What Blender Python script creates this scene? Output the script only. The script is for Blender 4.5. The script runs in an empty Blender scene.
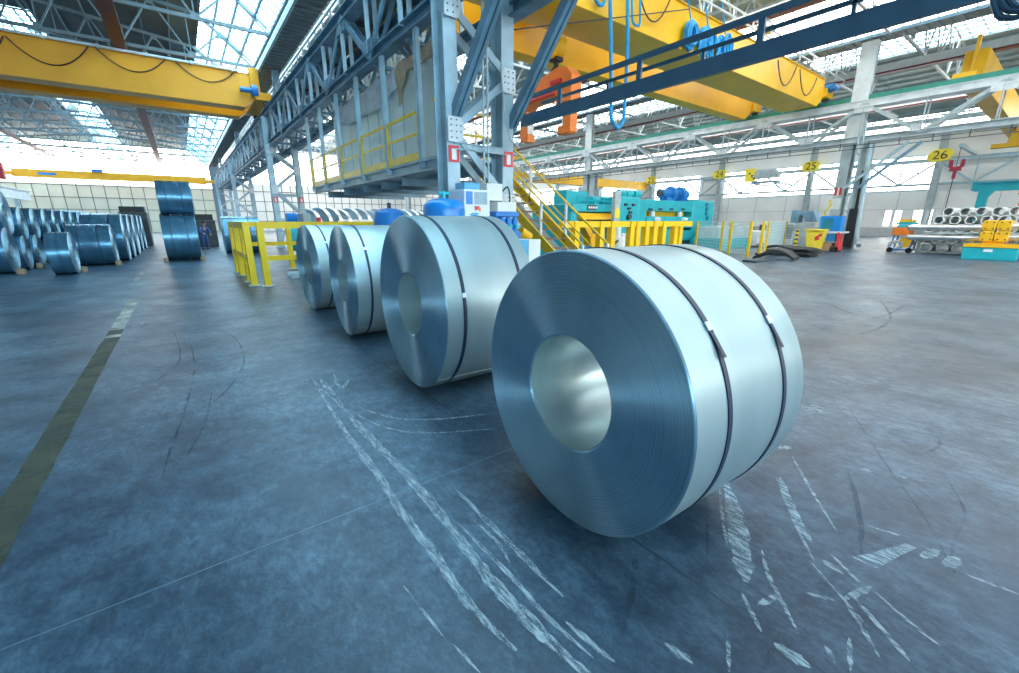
import bpy, math, random
from mathutils import Vector, Matrix
random.seed(7)
S = bpy.context.scene
COL = S.collection
PI = math.pi
# ------------------------------------------------------------------ camera
FPX, YAW, PIT, CAMH = 421.5, math.radians(37.04), math.radians(15.31), 1.8
cd = bpy.data.cameras.new('camera'); cam = bpy.data.objects.new('camera', cd); COL.objects.link(cam)
cd.sensor_fit = 'HORIZONTAL'; cd.sensor_width = 36.0; cd.lens = FPX / 1019 * 36.0
cd.clip_start = 0.05; cd.clip_end = 600
cam.location = (0, 0, CAMH)
cam.rotation_euler = (PI / 2 - PIT, 0, -YAW)
S.camera = cam
# ------------------------------------------------------------------ world, exposure
w = bpy.data.worlds.new('overcast_sky'); S.world = w; w.use_nodes = True
wb = w.node_tree.nodes['Background']
wb.inputs[0].default_value = (0.42, 0.72, 1.0, 1); wb.inputs[1].default_value = 0.3
S.view_settings.view_transform = 'Standard'; S.view_settings.look = 'None'
S.view_settings.exposure = 0.0; S.view_settings.gamma = 1.0
S.view_settings.use_curve_mapping = False
S.cycles.use_denoising = True
S.cycles.max_bounces = 8; S.cycles.diffuse_bounces = 4; S.cycles.glossy_bounces = 4
S.cycles.sample_clamp_indirect = 6.0
SKY_E, WIN_E = 7.6, 7.5        # brightness of the daylight glazing

# ------------------------------------------------------------------ pixel rays -> points on real planes
_cr = Vector((math.cos(YAW), -math.sin(YAW), 0))
_cf = Vector((math.sin(YAW) * math.cos(PIT), math.cos(YAW) * math.cos(PIT), -math.sin(PIT)))
_cu = _cr.cross(_cf)
def ray(px, py): return _cr * ((px - 509.5) / FPX) - _cu * ((py - 336.5) / FPX) + _cf
def G(px, py, z=0.0):
    d = ray(px, py); t = (z - CAMH) / d.z; return Vector((d.x * t, d.y * t, z))
def AX(px, py, X):
    d = ray(px, py); t = X / d.x; return Vector((X, d.y * t, CAMH + d.z * t))
def AY(px, py, Y):
    d = ray(px, py); t = Y / d.y; return Vector((d.x * t, Y, CAMH + d.z * t))
# ------------------------------------------------------------------ materials
def nd(nt, t, **kw):
    n = nt.nodes.new(t)
    for k, v in kw.items(): setattr(n, k, v)
    return n
def mat(name, col, rough=0.5, metal=0.0, var=0.12, vscale=3.0, bump=0.0, emit=None, estr=0.0, spec=0.5, dirt=None):
    m = bpy.data.materials.new(name); m.use_nodes = True; nt = m.node_tree; b = nt.nodes['Principled BSDF']
    b.inputs['Roughness'].default_value = rough; b.inputs['Metallic'].default_value = metal
    b.inputs['Specular IOR Level'].default_value = spec
    c = (*col, 1)
    b.inputs['Base Color'].default_value = c
    if emit:
        b.inputs['Emission Color'].default_value = (*emit, 1); b.inputs['Emission Strength'].default_value = estr
    if var > 0 or bump > 0:
        tc = nd(nt, 'ShaderNodeTexCoord'); no = nd(nt, 'ShaderNodeTexNoise')
        no.inputs['Scale'].default_value = vscale; no.inputs['Detail'].default_value = 5
        nt.links.new(tc.outputs['Object'], no.inputs['Vector'])
        if var > 0:
            rp = nd(nt, 'ShaderNodeValToRGB'); e = rp.color_ramp.elements
            e[0].position = .3; e[1].position = .72
            lo = dirt if dirt else [x * (1 - var * 1.6) for x in col]
            e[0].color = (*lo, 1); e[1].color = (*[min(1, x * (1 + var * .6)) for x in col], 1)
            nt.links.new(no.outputs['Fac'], rp.inputs['Fac']); nt.links.new(rp.outputs['Color'], b.inputs['Base Color'])
        if bump > 0:
            bp = nd(nt, 'ShaderNodeBump'); bp.inputs['Strength'].default_value = bump; bp.inputs['Distance'].default_value = .02
            nt.links.new(no.outputs['Fac'], bp.inputs['Height']); nt.links.new(bp.outputs['Normal'], b.inputs['Normal'])
    return m
M = {}
def addm(k, *a, **kw): M[k] = mat(k, *a, **kw)
addm('crane_yellow', (1, .54, .012), .42, var=.08, vscale=.7)
addm('crane_amber', (1, .40, .004), .42, var=.08, vscale=.7)
addm('guard_yellow', (1, .64, .004), .4, var=.06, vscale=4)
addm('rail_yellow', (.92, .60, .02), .42, var=.1, vscale=4)
addm('orange', (.95, .24, .03), .42, var=.08)
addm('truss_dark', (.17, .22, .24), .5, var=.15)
addm('steel_blue', (.18, .33, .44), .45, var=.2, vscale=2)
addm('steel_pale', (.46, .62, .70), .45, var=.14, vscale=2)
addm('steel_grey', (.48, .57, .60), .5, var=.16, vscale=2)
addm('steel_white', (.74, .80, .82), .5, var=.12, vscale=2)
addm('walk_blue', (.075, .165, .255), .4, var=.12, vscale=2)
addm('rail_green', (.03, .26, .20), .5, var=.15)
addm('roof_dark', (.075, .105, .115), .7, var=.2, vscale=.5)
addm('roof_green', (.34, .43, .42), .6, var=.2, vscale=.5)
addm('gutter', (.14, .19, .21), .5, var=.2)
addm('red_beam', (.17, .022, .03), .5, var=.15)
addm('white_paint', (.86, .87, .86), .5, var=.06)
addm('panel_cream', (.72, .68, .56), .6, var=.06, vscale=.3)
addm('wall_white', (.95, .945, .92), .6, var=.05, vscale=.4)
addm('wall_grey', (.52, .54, .55), .6, var=.1)
addm('mullion', (.16, .19, .19), .5, var=.1)
addm('machine_blue', (.86, .96, 1.0), .45, var=.08, vscale=1)
addm('teal', (.015, .47, .56), .38, var=.1, vscale=1.5)
addm('teal_dark', (.02, .22, .34), .4, var=.1)
addm('tank_blue', (.01, .25, .72), .28, var=.05)
addm('motor_blue', (.02, .22, .62), .35, var=.1)
addm('sling_blue', (.01, .33, .72), .6, var=.1)
addm('cable_black', (.03, .025, .03), .5, var=0)
addm('black', (.02, .022, .025), .5, var=.1)
addm('rubber', (.03, .035, .04), .55, var=.3, bump=.2)
addm('cab_white', (.82, .85, .86), .4, var=.03)
addm('cab_blue', (.10, .45, .72), .4, var=.05)
addm('hook_red', (.35, .03, .06), .5, var=.1)
addm('red', (.75, .05, .06), .45, var=.05)
addm('sign_yellow', (.95, .78, .05), .5, var=0)
addm('tread', (.24, .17, .14), .6, var=.3, vscale=6)
addm('concrete_side', (.40, .44, .46), .7, var=.15)
addm('tarp_grey', (.80, .84, .90), .6, var=.12, vscale=4)
addm('tarp_brown', (.80, .58, .40), .65, var=.15, vscale=4)
addm('timber', (.34, .24, .15), .7, var=.25, vscale=6)
addm('dark_machine', (.06, .08, .09), .5, var=.25, vscale=2)
addm('skin', (.62, .38, .28), .5, var=0)
addm('overall_blue', (.04, .11, .32), .7, var=.15, vscale=6)
addm('hair', (.05, .035, .025), .6, var=0)
addm('brown_box', (.40, .25, .14), .7, var=.1)
addm('bin_yellow', (.92, .72, .06), .4, var=.06)
addm('fence_wire', (.55, .70, .72), .5, metal=.0, var=0)
addm('pipe_steel', (.62, .66, .68), .3, metal=.8, var=.15, vscale=2)
addm('pipe_white', (.80, .84, .84), .4, var=.05)
addm('strap_steel', (.008, .028, .07), .42, metal=0, var=.15, vscale=10)
addm('seal_steel', (.55, .70, .78), .3, metal=.8, var=.1)
addm('lamp_grey', (.6, .6, .56), .5, var=.05)
addm('skylight_glass', (.9, .95, 1), .5, var=0, emit=(1, .98, .93), estr=SKY_E)
addm('skylight_dusty', (.7, .8, .85), .5, var=0, emit=(.50, .82, 1), estr=SKY_E * 1.45)  # left bay roof glazing; its blue daylight tint is put into the emission
addm('window_dusty', (.7, .8, .85), .5, var=0, emit=(.52, .83, 1), estr=WIN_E * 2.9)  # blue glow of the added pane behind the camera
addm('window_glass', (.9, .95, 1), .5, var=0, emit=(1, .96, .88), estr=WIN_E)
addm('mark_dark', (.045, .075, .10), .6, var=.1)

def coil_face_mat():
    m = bpy.data.materials.new('coil_edge_steel'); m.use_nodes = True; nt = m.node_tree; b = nt.nodes['Principled BSDF']
    b.inputs['Metallic'].default_value = .85; b.inputs['Roughness'].default_value = .42
    b.inputs['Anisotropic'].default_value = 1.0; b.inputs['Anisotropic Rotation'].default_value = .25
    tg = nd(nt, 'ShaderNodeTangent', direction_type='RADIAL', axis='X'); nt.links.new(tg.outputs[0], b.inputs['Tangent'])
    tc = nd(nt, 'ShaderNodeTexCoord'); sx = nd(nt, 'ShaderNodeSeparateXYZ'); nt.links.new(tc.outputs['Object'], sx.inputs[0])
    cx = nd(nt, 'ShaderNodeCombineXYZ'); nt.links.new(sx.outputs[1], cx.inputs[0]); nt.links.new(sx.outputs[2], cx.inputs[1])
    ln = nd(nt, 'ShaderNodeVectorMath', operation='LENGTH'); nt.links.new(cx.outputs[0], ln.inputs[0])
    no = nd(nt, 'ShaderNodeTexNoise', noise_dimensions='1D'); no.inputs['Scale'].default_value = 230; no.inputs['Detail'].default_value = 4
    no.inputs['Roughness'].default_value = .75
    nt.links.new(ln.outputs['Value'], no.inputs['W'])
    n2 = nd(nt, 'ShaderNodeTexNoise'); n2.inputs['Scale'].default_value = 2.2; n2.inputs['Detail'].default_value = 3
    nt.links.new(tc.outputs['Object'], n2.inputs['Vector'])
    ad = nd(nt, 'ShaderNodeMath', operation='MULTIPLY_ADD'); ad.inputs[1].default_value = .35
    nt.links.new(n2.outputs['Fac'], ad.inputs[0]); nt.links.new(no.outputs['Fac'], ad.inputs[2])
    rp = nd(nt, 'ShaderNodeValToRGB'); e = rp.color_ramp.elements
    e[0].position = .50; e[0].color = (.19, .37, .50, 1); e[1].position = .86; e[1].color = (.56, .80, .93, 1)
    nt.links.new(ad.outputs[0], rp.inputs['Fac']); nt.links.new(rp.outputs['Color'], b.inputs['Base Color'])
    bp = nd(nt, 'ShaderNodeBump'); bp.inputs['Strength'].default_value = .3; bp.inputs['Distance'].default_value = .0025
    nt.links.new(no.outputs['Fac'], bp.inputs['Height']); nt.links.new(bp.outputs['Normal'], b.inputs['Normal'])
    return m
def coil_skin_mat(name, c0, c1, rough):
    m = bpy.data.materials.new(name); m.use_nodes = True; nt = m.node_tree; b = nt.nodes['Principled BSDF']
    b.inputs['Metallic'].default_value = .56; b.inputs['Roughness'].default_value = rough
    tc = nd(nt, 'ShaderNodeTexCoord'); mp = nd(nt, 'ShaderNodeMapping'); mp.inputs['Scale'].default_value = (3, .35, .35)
    nt.links.new(tc.outputs['Object'], mp.inputs[0])
    no = nd(nt, 'ShaderNodeTexNoise'); no.inputs['Scale'].default_value = 1.6; no.inputs['Detail'].default_value = 6
    nt.links.new(mp.outputs[0], no.inputs['Vector'])
    rp = nd(nt, 'ShaderNodeValToRGB'); e = rp.color_ramp.elements
    e[0].position = .3; e[0].color = (*c0, 1); e[1].position = .7; e[1].color = (*c1, 1)
    nt.links.new(no.outputs['Fac'], rp.inputs['Fac']); nt.links.new(rp.outputs['Color'], b.inputs['Base Color'])
    rr = nd(nt, 'ShaderNodeMapRange'); rr.inputs[3].default_value = rough - .015; rr.inputs[4].default_value = rough + .03
    nt.links.new(no.outputs['Fac'], rr.inputs[0]); nt.links.new(rr.outputs[0], b.inputs['Roughness'])
    return m
M['coil_face'] = coil_face_mat()
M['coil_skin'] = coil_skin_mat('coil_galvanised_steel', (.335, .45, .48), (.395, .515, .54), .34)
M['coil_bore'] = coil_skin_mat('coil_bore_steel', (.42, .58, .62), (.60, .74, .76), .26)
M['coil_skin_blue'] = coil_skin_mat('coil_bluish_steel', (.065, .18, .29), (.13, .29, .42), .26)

def floor_mat():
    m = bpy.data.materials.new('worn_concrete'); m.use_nodes = True; nt = m.node_tree; b = nt.nodes['Principled BSDF']; L = nt.links.new
    tc = nd(nt, 'ShaderNodeTexCoord')
    def noise(scale, det, rough=.6, dist=0, stretch=None):
        n = nd(nt, 'ShaderNodeTexNoise'); n.inputs['Scale'].default_value = scale; n.inputs['Detail'].default_value = det
        n.inputs['Roughness'].default_value = rough; n.inputs['Distortion'].default_value = dist
        if stretch:
            mp = nd(nt, 'ShaderNodeMapping'); mp.inputs['Scale'].default_value = stretch; mp.inputs['Rotation'].default_value = (0, 0, .5)
            L(tc.outputs['Object'], mp.inputs[0]); L(mp.outputs[0], n.inputs['Vector'])
        else: L(tc.outputs['Object'], n.inputs['Vector'])
        return n.outputs['Fac']
    def ramp(fac, p0, c0, p1, c1):
        r = nd(nt, 'ShaderNodeValToRGB'); e = r.color_ramp.elements
        e[0].position = p0; e[0].color = (*c0, 1); e[1].position = p1; e[1].color = (*c1, 1); L(fac, r.inputs[0]); return r.outputs[0]
    def mix(f, a, bb, mode='MIX'):
        x = nd(nt, 'ShaderNodeMix', data_type='RGBA', blend_type=mode)
        if isinstance(f, float): x.inputs[0].default_value = f
        else: L(f, x.inputs[0])
        for s, v in ((6, a), (7, bb)):
            if isinstance(v, tuple): x.inputs[s].default_value = (*v, 1)
            else: L(v, x.inputs[s])
        return x.outputs[2]
    base = ramp(noise(1.3, 12, .74), .40, (.022, .056, .096), .62, (.086, .156, .222))
    fine = ramp(noise(11, 12, .82, 0, (1, .55, 1)), .40, (.55, .59, .63), .60, (1.45, 1.38, 1.32))
    c = mix(.9, base, fine, 'MULTIPLY')
    c = mix(.8, c, ramp(noise(38, 8, .8, 0, (1, .5, 1)), .40, (.70, .72, .75), .60, (1.28, 1.25, 1.22)), 'MULTIPLY')
    c = mix(ramp(noise(.5, 9, .68), .50, (0, 0, 0), .64, (.8, .8, .8)), c, (.026, .058, .095))
    c = mix(ramp(noise(2.0, 12, .78, .2, (1, .3, 1)), .57, (0, 0, 0), .76, (.5, .5, .5)), c, (.22, .32, .38))
    # expansion joints and cracks
    sx = nd(nt, 'ShaderNodeSeparateXYZ'); L(tc.outputs['Object'], sx.inputs[0])
    def joint(out, pos, period, wd):
        a = nd(nt, 'ShaderNodeMath', operation='ADD'); a.inputs[1].default_value = -pos + period * 40.5; L(out, a.inputs[0])
        p = nd(nt, 'ShaderNodeMath', operation='MODULO'); p.inputs[1].default_value = period; L(a.outputs[0], p.inputs[0])
        s = nd(nt, 'ShaderNodeMath', operation='SUBTRACT'); s.inputs[1].default_value = period / 2; L(p.outputs[0], s.inputs[0])
        ab = nd(nt, 'ShaderNodeMath', operation='ABSOLUTE'); L(s.outputs[0], ab.inputs[0])
        lt = nd(nt, 'ShaderNodeMath', operation='LESS_THAN'); lt.inputs[1].default_value = wd; L(ab.outputs[0], lt.inputs[0]); return lt.outputs[0]
    big = ramp(noise(.28, 4, .5), .40, (.66, .70, .74), .62, (1.22, 1.2, 1.18))
    c = mix(1.0, c, big, 'MULTIPLY')
    c = mix(joint(sx.outputs[0], 1.83, 5.2, .006), c, (.02, .04, .06))
    c = mix(joint(sx.outputs[1], 2.46, 5.2, .003), c, (.15, .23, .29))
    vo = nd(nt, 'ShaderNodeTexVoronoi', feature='DISTANCE_TO_EDGE'); vo.inputs['Scale'].default_value = .34
    nv = nd(nt, 'ShaderNodeTexNoise'); nv.inputs['Scale'].default_value = 1.6; nv.inputs['Detail'].default_value = 6; L(tc.outputs['Object'], nv.inputs['Vector'])
    va = nd(nt, 'ShaderNodeMixRGB'); va.inputs[0].default_value = .22; L(tc.outputs['Object'], va.inputs[1]); L(nv.outputs['Color'], va.inputs[2])
    L(va.outputs[0], vo.inputs['Vector'])
    c = mix(ramp(vo.outputs['Distance'], 0.0, (.16, .16, .16), .003, (0, 0, 0)), c, (.02, .04, .06))
    L(c, b.inputs['Base Color'])
    rr = nd(nt, 'ShaderNodeMapRange'); rr.inputs[3].default_value = .28; rr.inputs[4].default_value = .54
    L(noise(1.4, 6), rr.inputs[0]); L(rr.outputs[0], b.inputs['Roughness'])
    bp = nd(nt, 'ShaderNodeBump'); bp.inputs['Strength'].default_value = .25; bp.inputs['Distance'].default_value = .01
    L(noise(14, 8, .7), bp.inputs['Height']); L(bp.outputs[0], b.inputs['Normal'])
    return m
M['floor'] = floor_mat()
def worn(name, col, scale, lo, hi, stretch=(1, 1, 1)):
    m = bpy.data.materials.new(name); m.use_nodes = True; nt = m.node_tree; b = nt.nodes['Principled BSDF']
    b.inputs['Base Color'].default_value = (*col, 1); b.inputs['Roughness'].default_value = .6
    tc = nd(nt, 'ShaderNodeTexCoord'); mp = nd(nt, 'ShaderNodeMapping'); mp.inputs['Scale'].default_value = stretch
    nt.links.new(tc.outputs['Object'], mp.inputs[0])
    n = nd(nt, 'ShaderNodeTexNoise'); n.inputs['Scale'].default_value = scale; n.inputs['Detail'].default_value = 8; n.inputs['Roughness'].default_value = .7
    nt.links.new(mp.outputs[0], n.inputs['Vector'])
    r = nd(nt, 'ShaderNodeMapRange'); r.inputs[1].default_value = .38; r.inputs[2].default_value = .62; r.inputs[3].default_value = lo; r.inputs[4].default_value = hi
    nt.links.new(n.outputs['Fac'], r.inputs[0]); nt.links.new(r.outputs[0], b.inputs['Alpha'])
    return m
M['scuff'] = worn('pale_scuff', (.50, .61, .67), 26, .0, .72, (1.6, .3, 1))
M['tyre'] = worn('dark_tyre_rubber', (.035, .06, .085), 3, .0, .42)
M['tape'] = worn('worn_lane_paint', (.060, .068, .045), 2.5, .62, .95)
M['tape_light'] = worn('pale_lane_paint', (.46, .45, .41), 3, .45, .95)
# ------------------------------------------------------------------ mesh builder
class MB:
    def __init__(s): s.v = []; s.f = []; s.m = []; s.cur = 0
    def add(s, vs, fs, m=None):
        o = len(s.v); s.v += [tuple(x) for x in vs]; s.f += [tuple(i + o for i in f) for f in fs]
        s.m += [s.cur if m is None else m] * len(fs); return s
    def box(s, x0, x1, y0, y1, z0, z1, m=None):
        vs = [(x, y, z) for x in (x0, x1) for y in (y0, y1) for z in (z0, z1)]
        return s.add(vs, [(0, 1, 3, 2), (4, 6, 7, 5), (0, 4, 5, 1), (2, 3, 7, 6), (0, 2, 6, 4), (1, 5, 7, 3)], m)
    def frame(s, p, q, up=(0, 0, 1)):
        p = Vector(p); q = Vector(q); d = (q - p).normalized(); u = Vector(up)
        if abs(d.dot(u)) > .98: u = Vector((0, 1, 0))
        x = d.cross(u).normalized(); y = x.cross(d); return p, q, d, x, y
    def bar(s, p, q, wd, h=None, up=(0, 0, 1), ox=0, oy=0, m=None):
        h = wd if h is None else h; p, q, d, x, y = s.frame(p, q, up); vs = []
        for c in (p, q):
            for a, b in ((-1, -1), (1, -1), (1, 1), (-1, 1)): vs.append(c + x * (ox + a * wd / 2) + y * (oy + b * h / 2))
        return s.add(vs, [(3, 2, 1, 0), (4, 5, 6, 7), (0, 1, 5, 4), (1, 2, 6, 5), (2, 3, 7, 6), (3, 0, 4, 7)], m)
    def ibeam(s, p, q, wd, h, t=.03, up=(0, 0, 1), m=None):
        s.bar(p, q, wd, t, up, 0, h / 2 - t / 2, m); s.bar(p, q, wd, t, up, 0, -h / 2 + t / 2, m); return s.bar(p, q, t, h - 2 * t, up, 0, 0, m)
    def chan(s, p, q, wd, h, t=.025, up=(0, 0, 1), m=None):
        s.bar(p, q, wd, t, up, 0, h / 2 - t / 2, m); s.bar(p, q, wd, t, up, 0, -h / 2 + t / 2, m); return s.bar(p, q, t, h - 2 * t, up, -wd / 2 + t / 2, 0, m)
    def cyl(s, p, q, r, n=16, r2=None, ri=None, m=None):
        r2 = r if r2 is None else r2; p, q, d, x, y = s.frame(p, q); vs = []
        cs = [(math.cos(2 * PI * k / n), math.sin(2 * PI * k / n)) for k in range(n)]
        for c, rr in ((p, r), (q, r2)): vs += [c + x * (rr * a) + y * (rr * b) for a, b in cs]
        fs = [(k, (k + 1) % n, n + (k + 1) % n, n + k) for k in range(n)]
        if ri:
            for c in (p, q): vs += [c + x * (ri * a) + y * (ri * b) for a, b in cs]
            fs += [(2 * n + (k + 1) % n, 2 * n + k, 3 * n + k, 3 * n + (k + 1) % n) for k in range(n)]
            fs += [((k + 1) % n, k, 2 * n + k, 2 * n + (k + 1) % n) for k in range(n)]
            fs += [(n + k, n + (k + 1) % n, 3 * n + (k + 1) % n, 3 * n + k) for k in range(n)]
        else: fs += [tuple(range(n - 1, -1, -1)), tuple(range(n, 2 * n))]
        return s.add(vs, fs, m)
    def tube(s, pts, r, n=6, m=None):
        pts = [Vector(p) for p in pts]; vs = []; x = None
        for i, p in enumerate(pts):
            d = (pts[min(i + 1, len(pts) - 1)] - pts[max(i - 1, 0)]).normalized()
            if x is None:
                u = Vector((0, 0, 1)) if abs(d.z) < .9 else Vector((1, 0, 0)); x = d.cross(u).normalized()
            else: x = (x - d * x.dot(d)).normalized()
            y = d.cross(x)
            vs += [p + x * (r * math.cos(2 * PI * k / n)) + y * (r * math.sin(2 * PI * k / n)) for k in range(n)]
        fs = [(i * n + k, i * n + (k + 1) % n, (i + 1) * n + (k + 1) % n, (i + 1) * n + k) for i in range(len(pts) - 1) for k in range(n)]
        fs += [tuple(range(n - 1, -1, -1)), tuple((len(pts) - 1) * n + k for k in range(n))]
        return s.add(vs, fs, m)
    def lathe(s, prof, c=(0, 0, 0), n=32, axis='Z', closed=False, m=None):
        vs = []; c = Vector(c)
        for r, h in prof:
            for k in range(n):
                a = 2 * PI * k / n; u, v = r * math.cos(a), r * math.sin(a)
                vs.append(c + (Vector((u, v, h)) if axis == 'Z' else Vector((h, u, v)) if axis == 'X' else Vector((v, h, u))))
        N = len(prof); fs = []
        for i in range(N if closed else N - 1):
            j = (i + 1) % N
            fs += [(i * n + k, i * n + (k + 1) % n, j * n + (k + 1) % n, j * n + k) for k in range(n)]
        if not closed: fs += [tuple(range(n - 1, -1, -1)), tuple((N - 1) * n + k for k in range(n))]
        return s.add(vs, fs, m)
    def prism(s, poly, axis, a, b, m=None):
        n = len(poly); vs = []
        for t in (a, b):
            for u, v in poly: vs.append((t, u, v) if axis == 'X' else (u, t, v) if axis == 'Y' else (u, v, t))
        return s.add(vs, [tuple(range(n - 1, -1, -1)), tuple(range(n, 2 * n))] + [(k, (k + 1) % n, n + (k + 1) % n, n + k) for k in range(n)], m)
    def disc_bolts(s, pts, d, r=.022, t=.02, m=None):
        for p in pts: s.cyl(Vector(p), Vector(p) + Vector(d) * t, r, 6, m=m)
        return s
def wl(o):
    v = Vector((0, 0, 0))
    while o: v += o.location; o = o.parent
    return v
def obj(name, mb, mats, parent=None, bevel=0, loc=None, smooth=35, label=None, kind=None):
    me = bpy.data.meshes.new(name)
    off = wl(parent) if parent else Vector((0, 0, 0))
    if loc: off = off + Vector(loc)
    me.from_pydata([(x - off.x, y - off.y, z - off.z) for x, y, z in mb.v], [], mb.f)
    if not isinstance(mats, (list, tuple)): mats = [mats]
    for k in mats: me.materials.append(M[k] if isinstance(k, str) else k)
    me.polygons.foreach_set('material_index', [min(x, len(mats) - 1) for x in mb.m]); me.update()
    import bmesh
    bm = bmesh.new(); bm.from_mesh(me); bmesh.ops.recalc_face_normals(bm, faces=bm.faces); bm.to_mesh(me); bm.free()
    if smooth:
        me.shade_smooth(); me.set_sharp_from_angle(angle=math.radians(smooth))
    o = bpy.data.objects.new(name, me); COL.objects.link(o)
    if loc: o.location = loc
    if parent: o.parent = parent
    if bevel:
        b = o.modifiers.new('bevel', 'BEVEL'); b.width = bevel; b.segments = 2; b.limit_method = 'ANGLE'
    if label: o['label'] = label
    if kind: o['kind'] = kind
    return o
def thing(name, label, cat, loc=(0, 0, 0), group=None):
    o = bpy.data.objects.new(name, None); COL.objects.link(o); o.location = loc; o.empty_display_size = .1
    o['label'] = label; o['category'] = cat
    if group: o['group'] = group
    return o
def tag(o, label, cat, group=None, kind=None):
    o['label'] = label; o['category'] = cat
    if group: o['group'] = group
    if kind: o['kind'] = kind
    return o
def struct(name, mb, mats, parent=None, **kw):
    o = obj(name, mb, mats, parent, **kw)
    if parent is None: o['kind'] = 'structure'
    return o
def dup(root, loc, label, rotz=None, scale=None, group=None):
    r = root.copy(); COL.objects.link(r); r.location = loc; r['label'] = label
    if rotz is not None: r.rotation_euler = (0, 0, rotz)
    if scale: r.scale = scale
    if group: r['group'] = group
    for ch in list(root.children):
        c = ch.copy(); COL.objects.link(c); c.parent = r
        for g in list(ch.children):
            d = g.copy(); COL.objects.link(d); d.parent = c
    return r
ORD = 'first second third fourth fifth sixth seventh eighth ninth tenth eleventh twelfth thirteenth fourteenth fifteenth sixteenth seventeenth eighteenth nineteenth twentieth'.split()
# ================================================================== SETTING
XL, X1, X2, XR, XW = -20.0, 5.6, 7.2, 36.6, 68.0
Y0, YE = -42.0, 96.0
struct('floor', MB().box(XL - .5, XW + .5, Y0, YE + .5, -.3, 0), 'floor', smooth=0)
# far end wall of the left bay: cream panels, mullions, glazing above
def end_wall(name, xa, xb, zp, zt, pm, idx, wm='window_glass'):
    struct(name, MB().box(xa, xb, YE, YE + .25, 0, zp).box(xa, xb, YE, YE + .25, zt, 15), pm)
    g = struct('window_%d' % idx, MB().box(xa, xb, YE + .1, YE + .16, zp, zt), wm)
    f = MB()
    n = int((xb - xa) / 1.6)
    for k in range(n + 1): f.box(xa + k * 1.6 - .05, xa + k * 1.6 + .05, YE - .06, YE, 0.2, zt)
    for z in [.9 * j * 2 for j in range(1, int(zt / 1.8) + 1)]: f.box(xa, xb, YE - .07, YE - .01, z - .05, z + .05)
    struct('window_frame', f, 'mullion', g)
end_wall('wall_far', XL, X1, 7.4, 13.6, 'panel_cream', 1)
end_wall('wall_far_middle', X2, XR, 8.6, 14.6, 'wall_white', 2)
end_wall('wall_far_right', XR, XW, 8.6, 14.6, 'wall_white', 3)
struct('wall_near', MB().box(XL, XW, Y0 - .25, Y0, 0, 4.4).box(XL, XW, Y0 - .25, Y0, 11.2, 16.6), 'wall_white')
nf = struct('window_40', MB().box(X1, XW, Y0 - .2, Y0 - .14, 4.4, 11.2), 'window_glass')  # unseen glowing pane, added for the bright band reflected on the coil barrels
struct('window_42', MB().box(XL, X1, Y0 - .2, Y0 - .14, 4.4, 11.2), 'window_dusty')  # unseen blue glowing pane, added to raise highlights on the coil faces
f = MB()
for k in range(45): f.box(XL + 2 * k - .05, XL + 2 * k + .05, Y0 - .14, Y0, 4.4, 11.2)
for z in (4.4, 6.6, 8.9, 11.2): f.box(XL, XW, Y0 - .14, Y0 + .02, z - .06, z + .06)
struct('window_frame', f, 'mullion', nf)  # bars across the added glowing panes
# left wall
struct('wall_left', MB().box(XL - .4, XL - .1, Y0, YE, 0, 11.6), 'wall_white')
# right wall
rw = MB().box(XW, XW + .3, Y0, YE, 1.05, 5.2).box(XW, XW + .3, Y0, YE, 8.9, 11.6)
struct('wall_right', rw, 'wall_white')
struct('baseboard_right', MB().box(XW - .06, XW + .3, Y0, YE, 0, 1.05), 'wall_grey')
for i, (za, zb) in enumerate(((11.6, 12.25), (12.75, 13.2))):
    cl = struct('window_%d' % (43 + i), MB().box(XW + .1, XW + .16, Y0, YE, za, zb), 'window_glass')
    f = MB()
    for k in range(69): f.box(XW - .02, XW + .1, Y0 + k * 2 - .04, Y0 + k * 2 + .04, za, zb)
    struct('window_frame', f, 'steel_pale', cl)
struct('trim_5', MB().box(XW - .1, XW + .3, Y0, YE, 12.25, 12.75).box(XW - .4, XW - .2, Y0, YE, 11.45, 11.7), 'steel_grey')
sm = MB()
for k in range(35): sm.box(XW - .03, XW, Y0 + k * 4, Y0 + k * 4 + .05, 1.05, 5.2)
sm.box(XW - .03, XW, Y0, YE, 3.1, 3.14)
struct('trim_1', sm, 'wall_grey')
spans = ((11.3, 35.0), (39.0, 47.3), (51.5, 59.6), (66, 84))
for i, (ya, yb) in enumerate(spans):
    wr = struct('window_%d' % (50 + i), MB().box(XW + .1, XW + .16, ya, yb, 5.2, 8.9), 'window_glass')
    fm = MB()
    for k in range(int((yb - ya) / 2) + 1): fm.box(XW - .02, XW + .1, ya + k * 2 - .04, ya + k * 2 + .04, 5.2, 8.9)
    for z in (5.2, 7.1, 8.9): fm.box(XW - .04, XW + .1, ya, yb, z - .07, z + .07)
    struct('window_frame', fm, 'steel_pale', wr)
wp = MB()
for ya, yb in zip((Y0,) + tuple(s[1] for s in spans), tuple(s[0] for s in spans) + (YE,)): wp.box(XW + .02, XW + .3, ya, yb, 5.2, 8.9)
struct('trim_7', wp, 'wall_white')
for i, (pa, pb) in enumerate((((882, 228), (891, 216)), ((892, 228), (901, 216)), ((911, 225), (922, 215)), ((923, 225), (932, 215)))):
    a = AX(pa[0], pa[1], XW - .02); b = AX(pb[0], pb[1], XW - .02)
    y0, y1, z0, z1 = min(a.y, b.y), max(a.y, b.y), 1.25, 3.0
    g = struct('window_%d' % (6 + i), MB().box(XW - .03, XW - .01, y0, y1, z0, z1), 'window_glass')
    struct('window_frame', MB().box(XW - .06, XW, y0 - .06, y0, z0, z1).box(XW - .06, XW, y1, y1 + .06, z0, z1).box(XW - .06, XW, y0, y1, z1, z1 + .06).box(XW - .06, XW, y0, y1, z0 - .06, z0), 'wall_grey', g)
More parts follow.
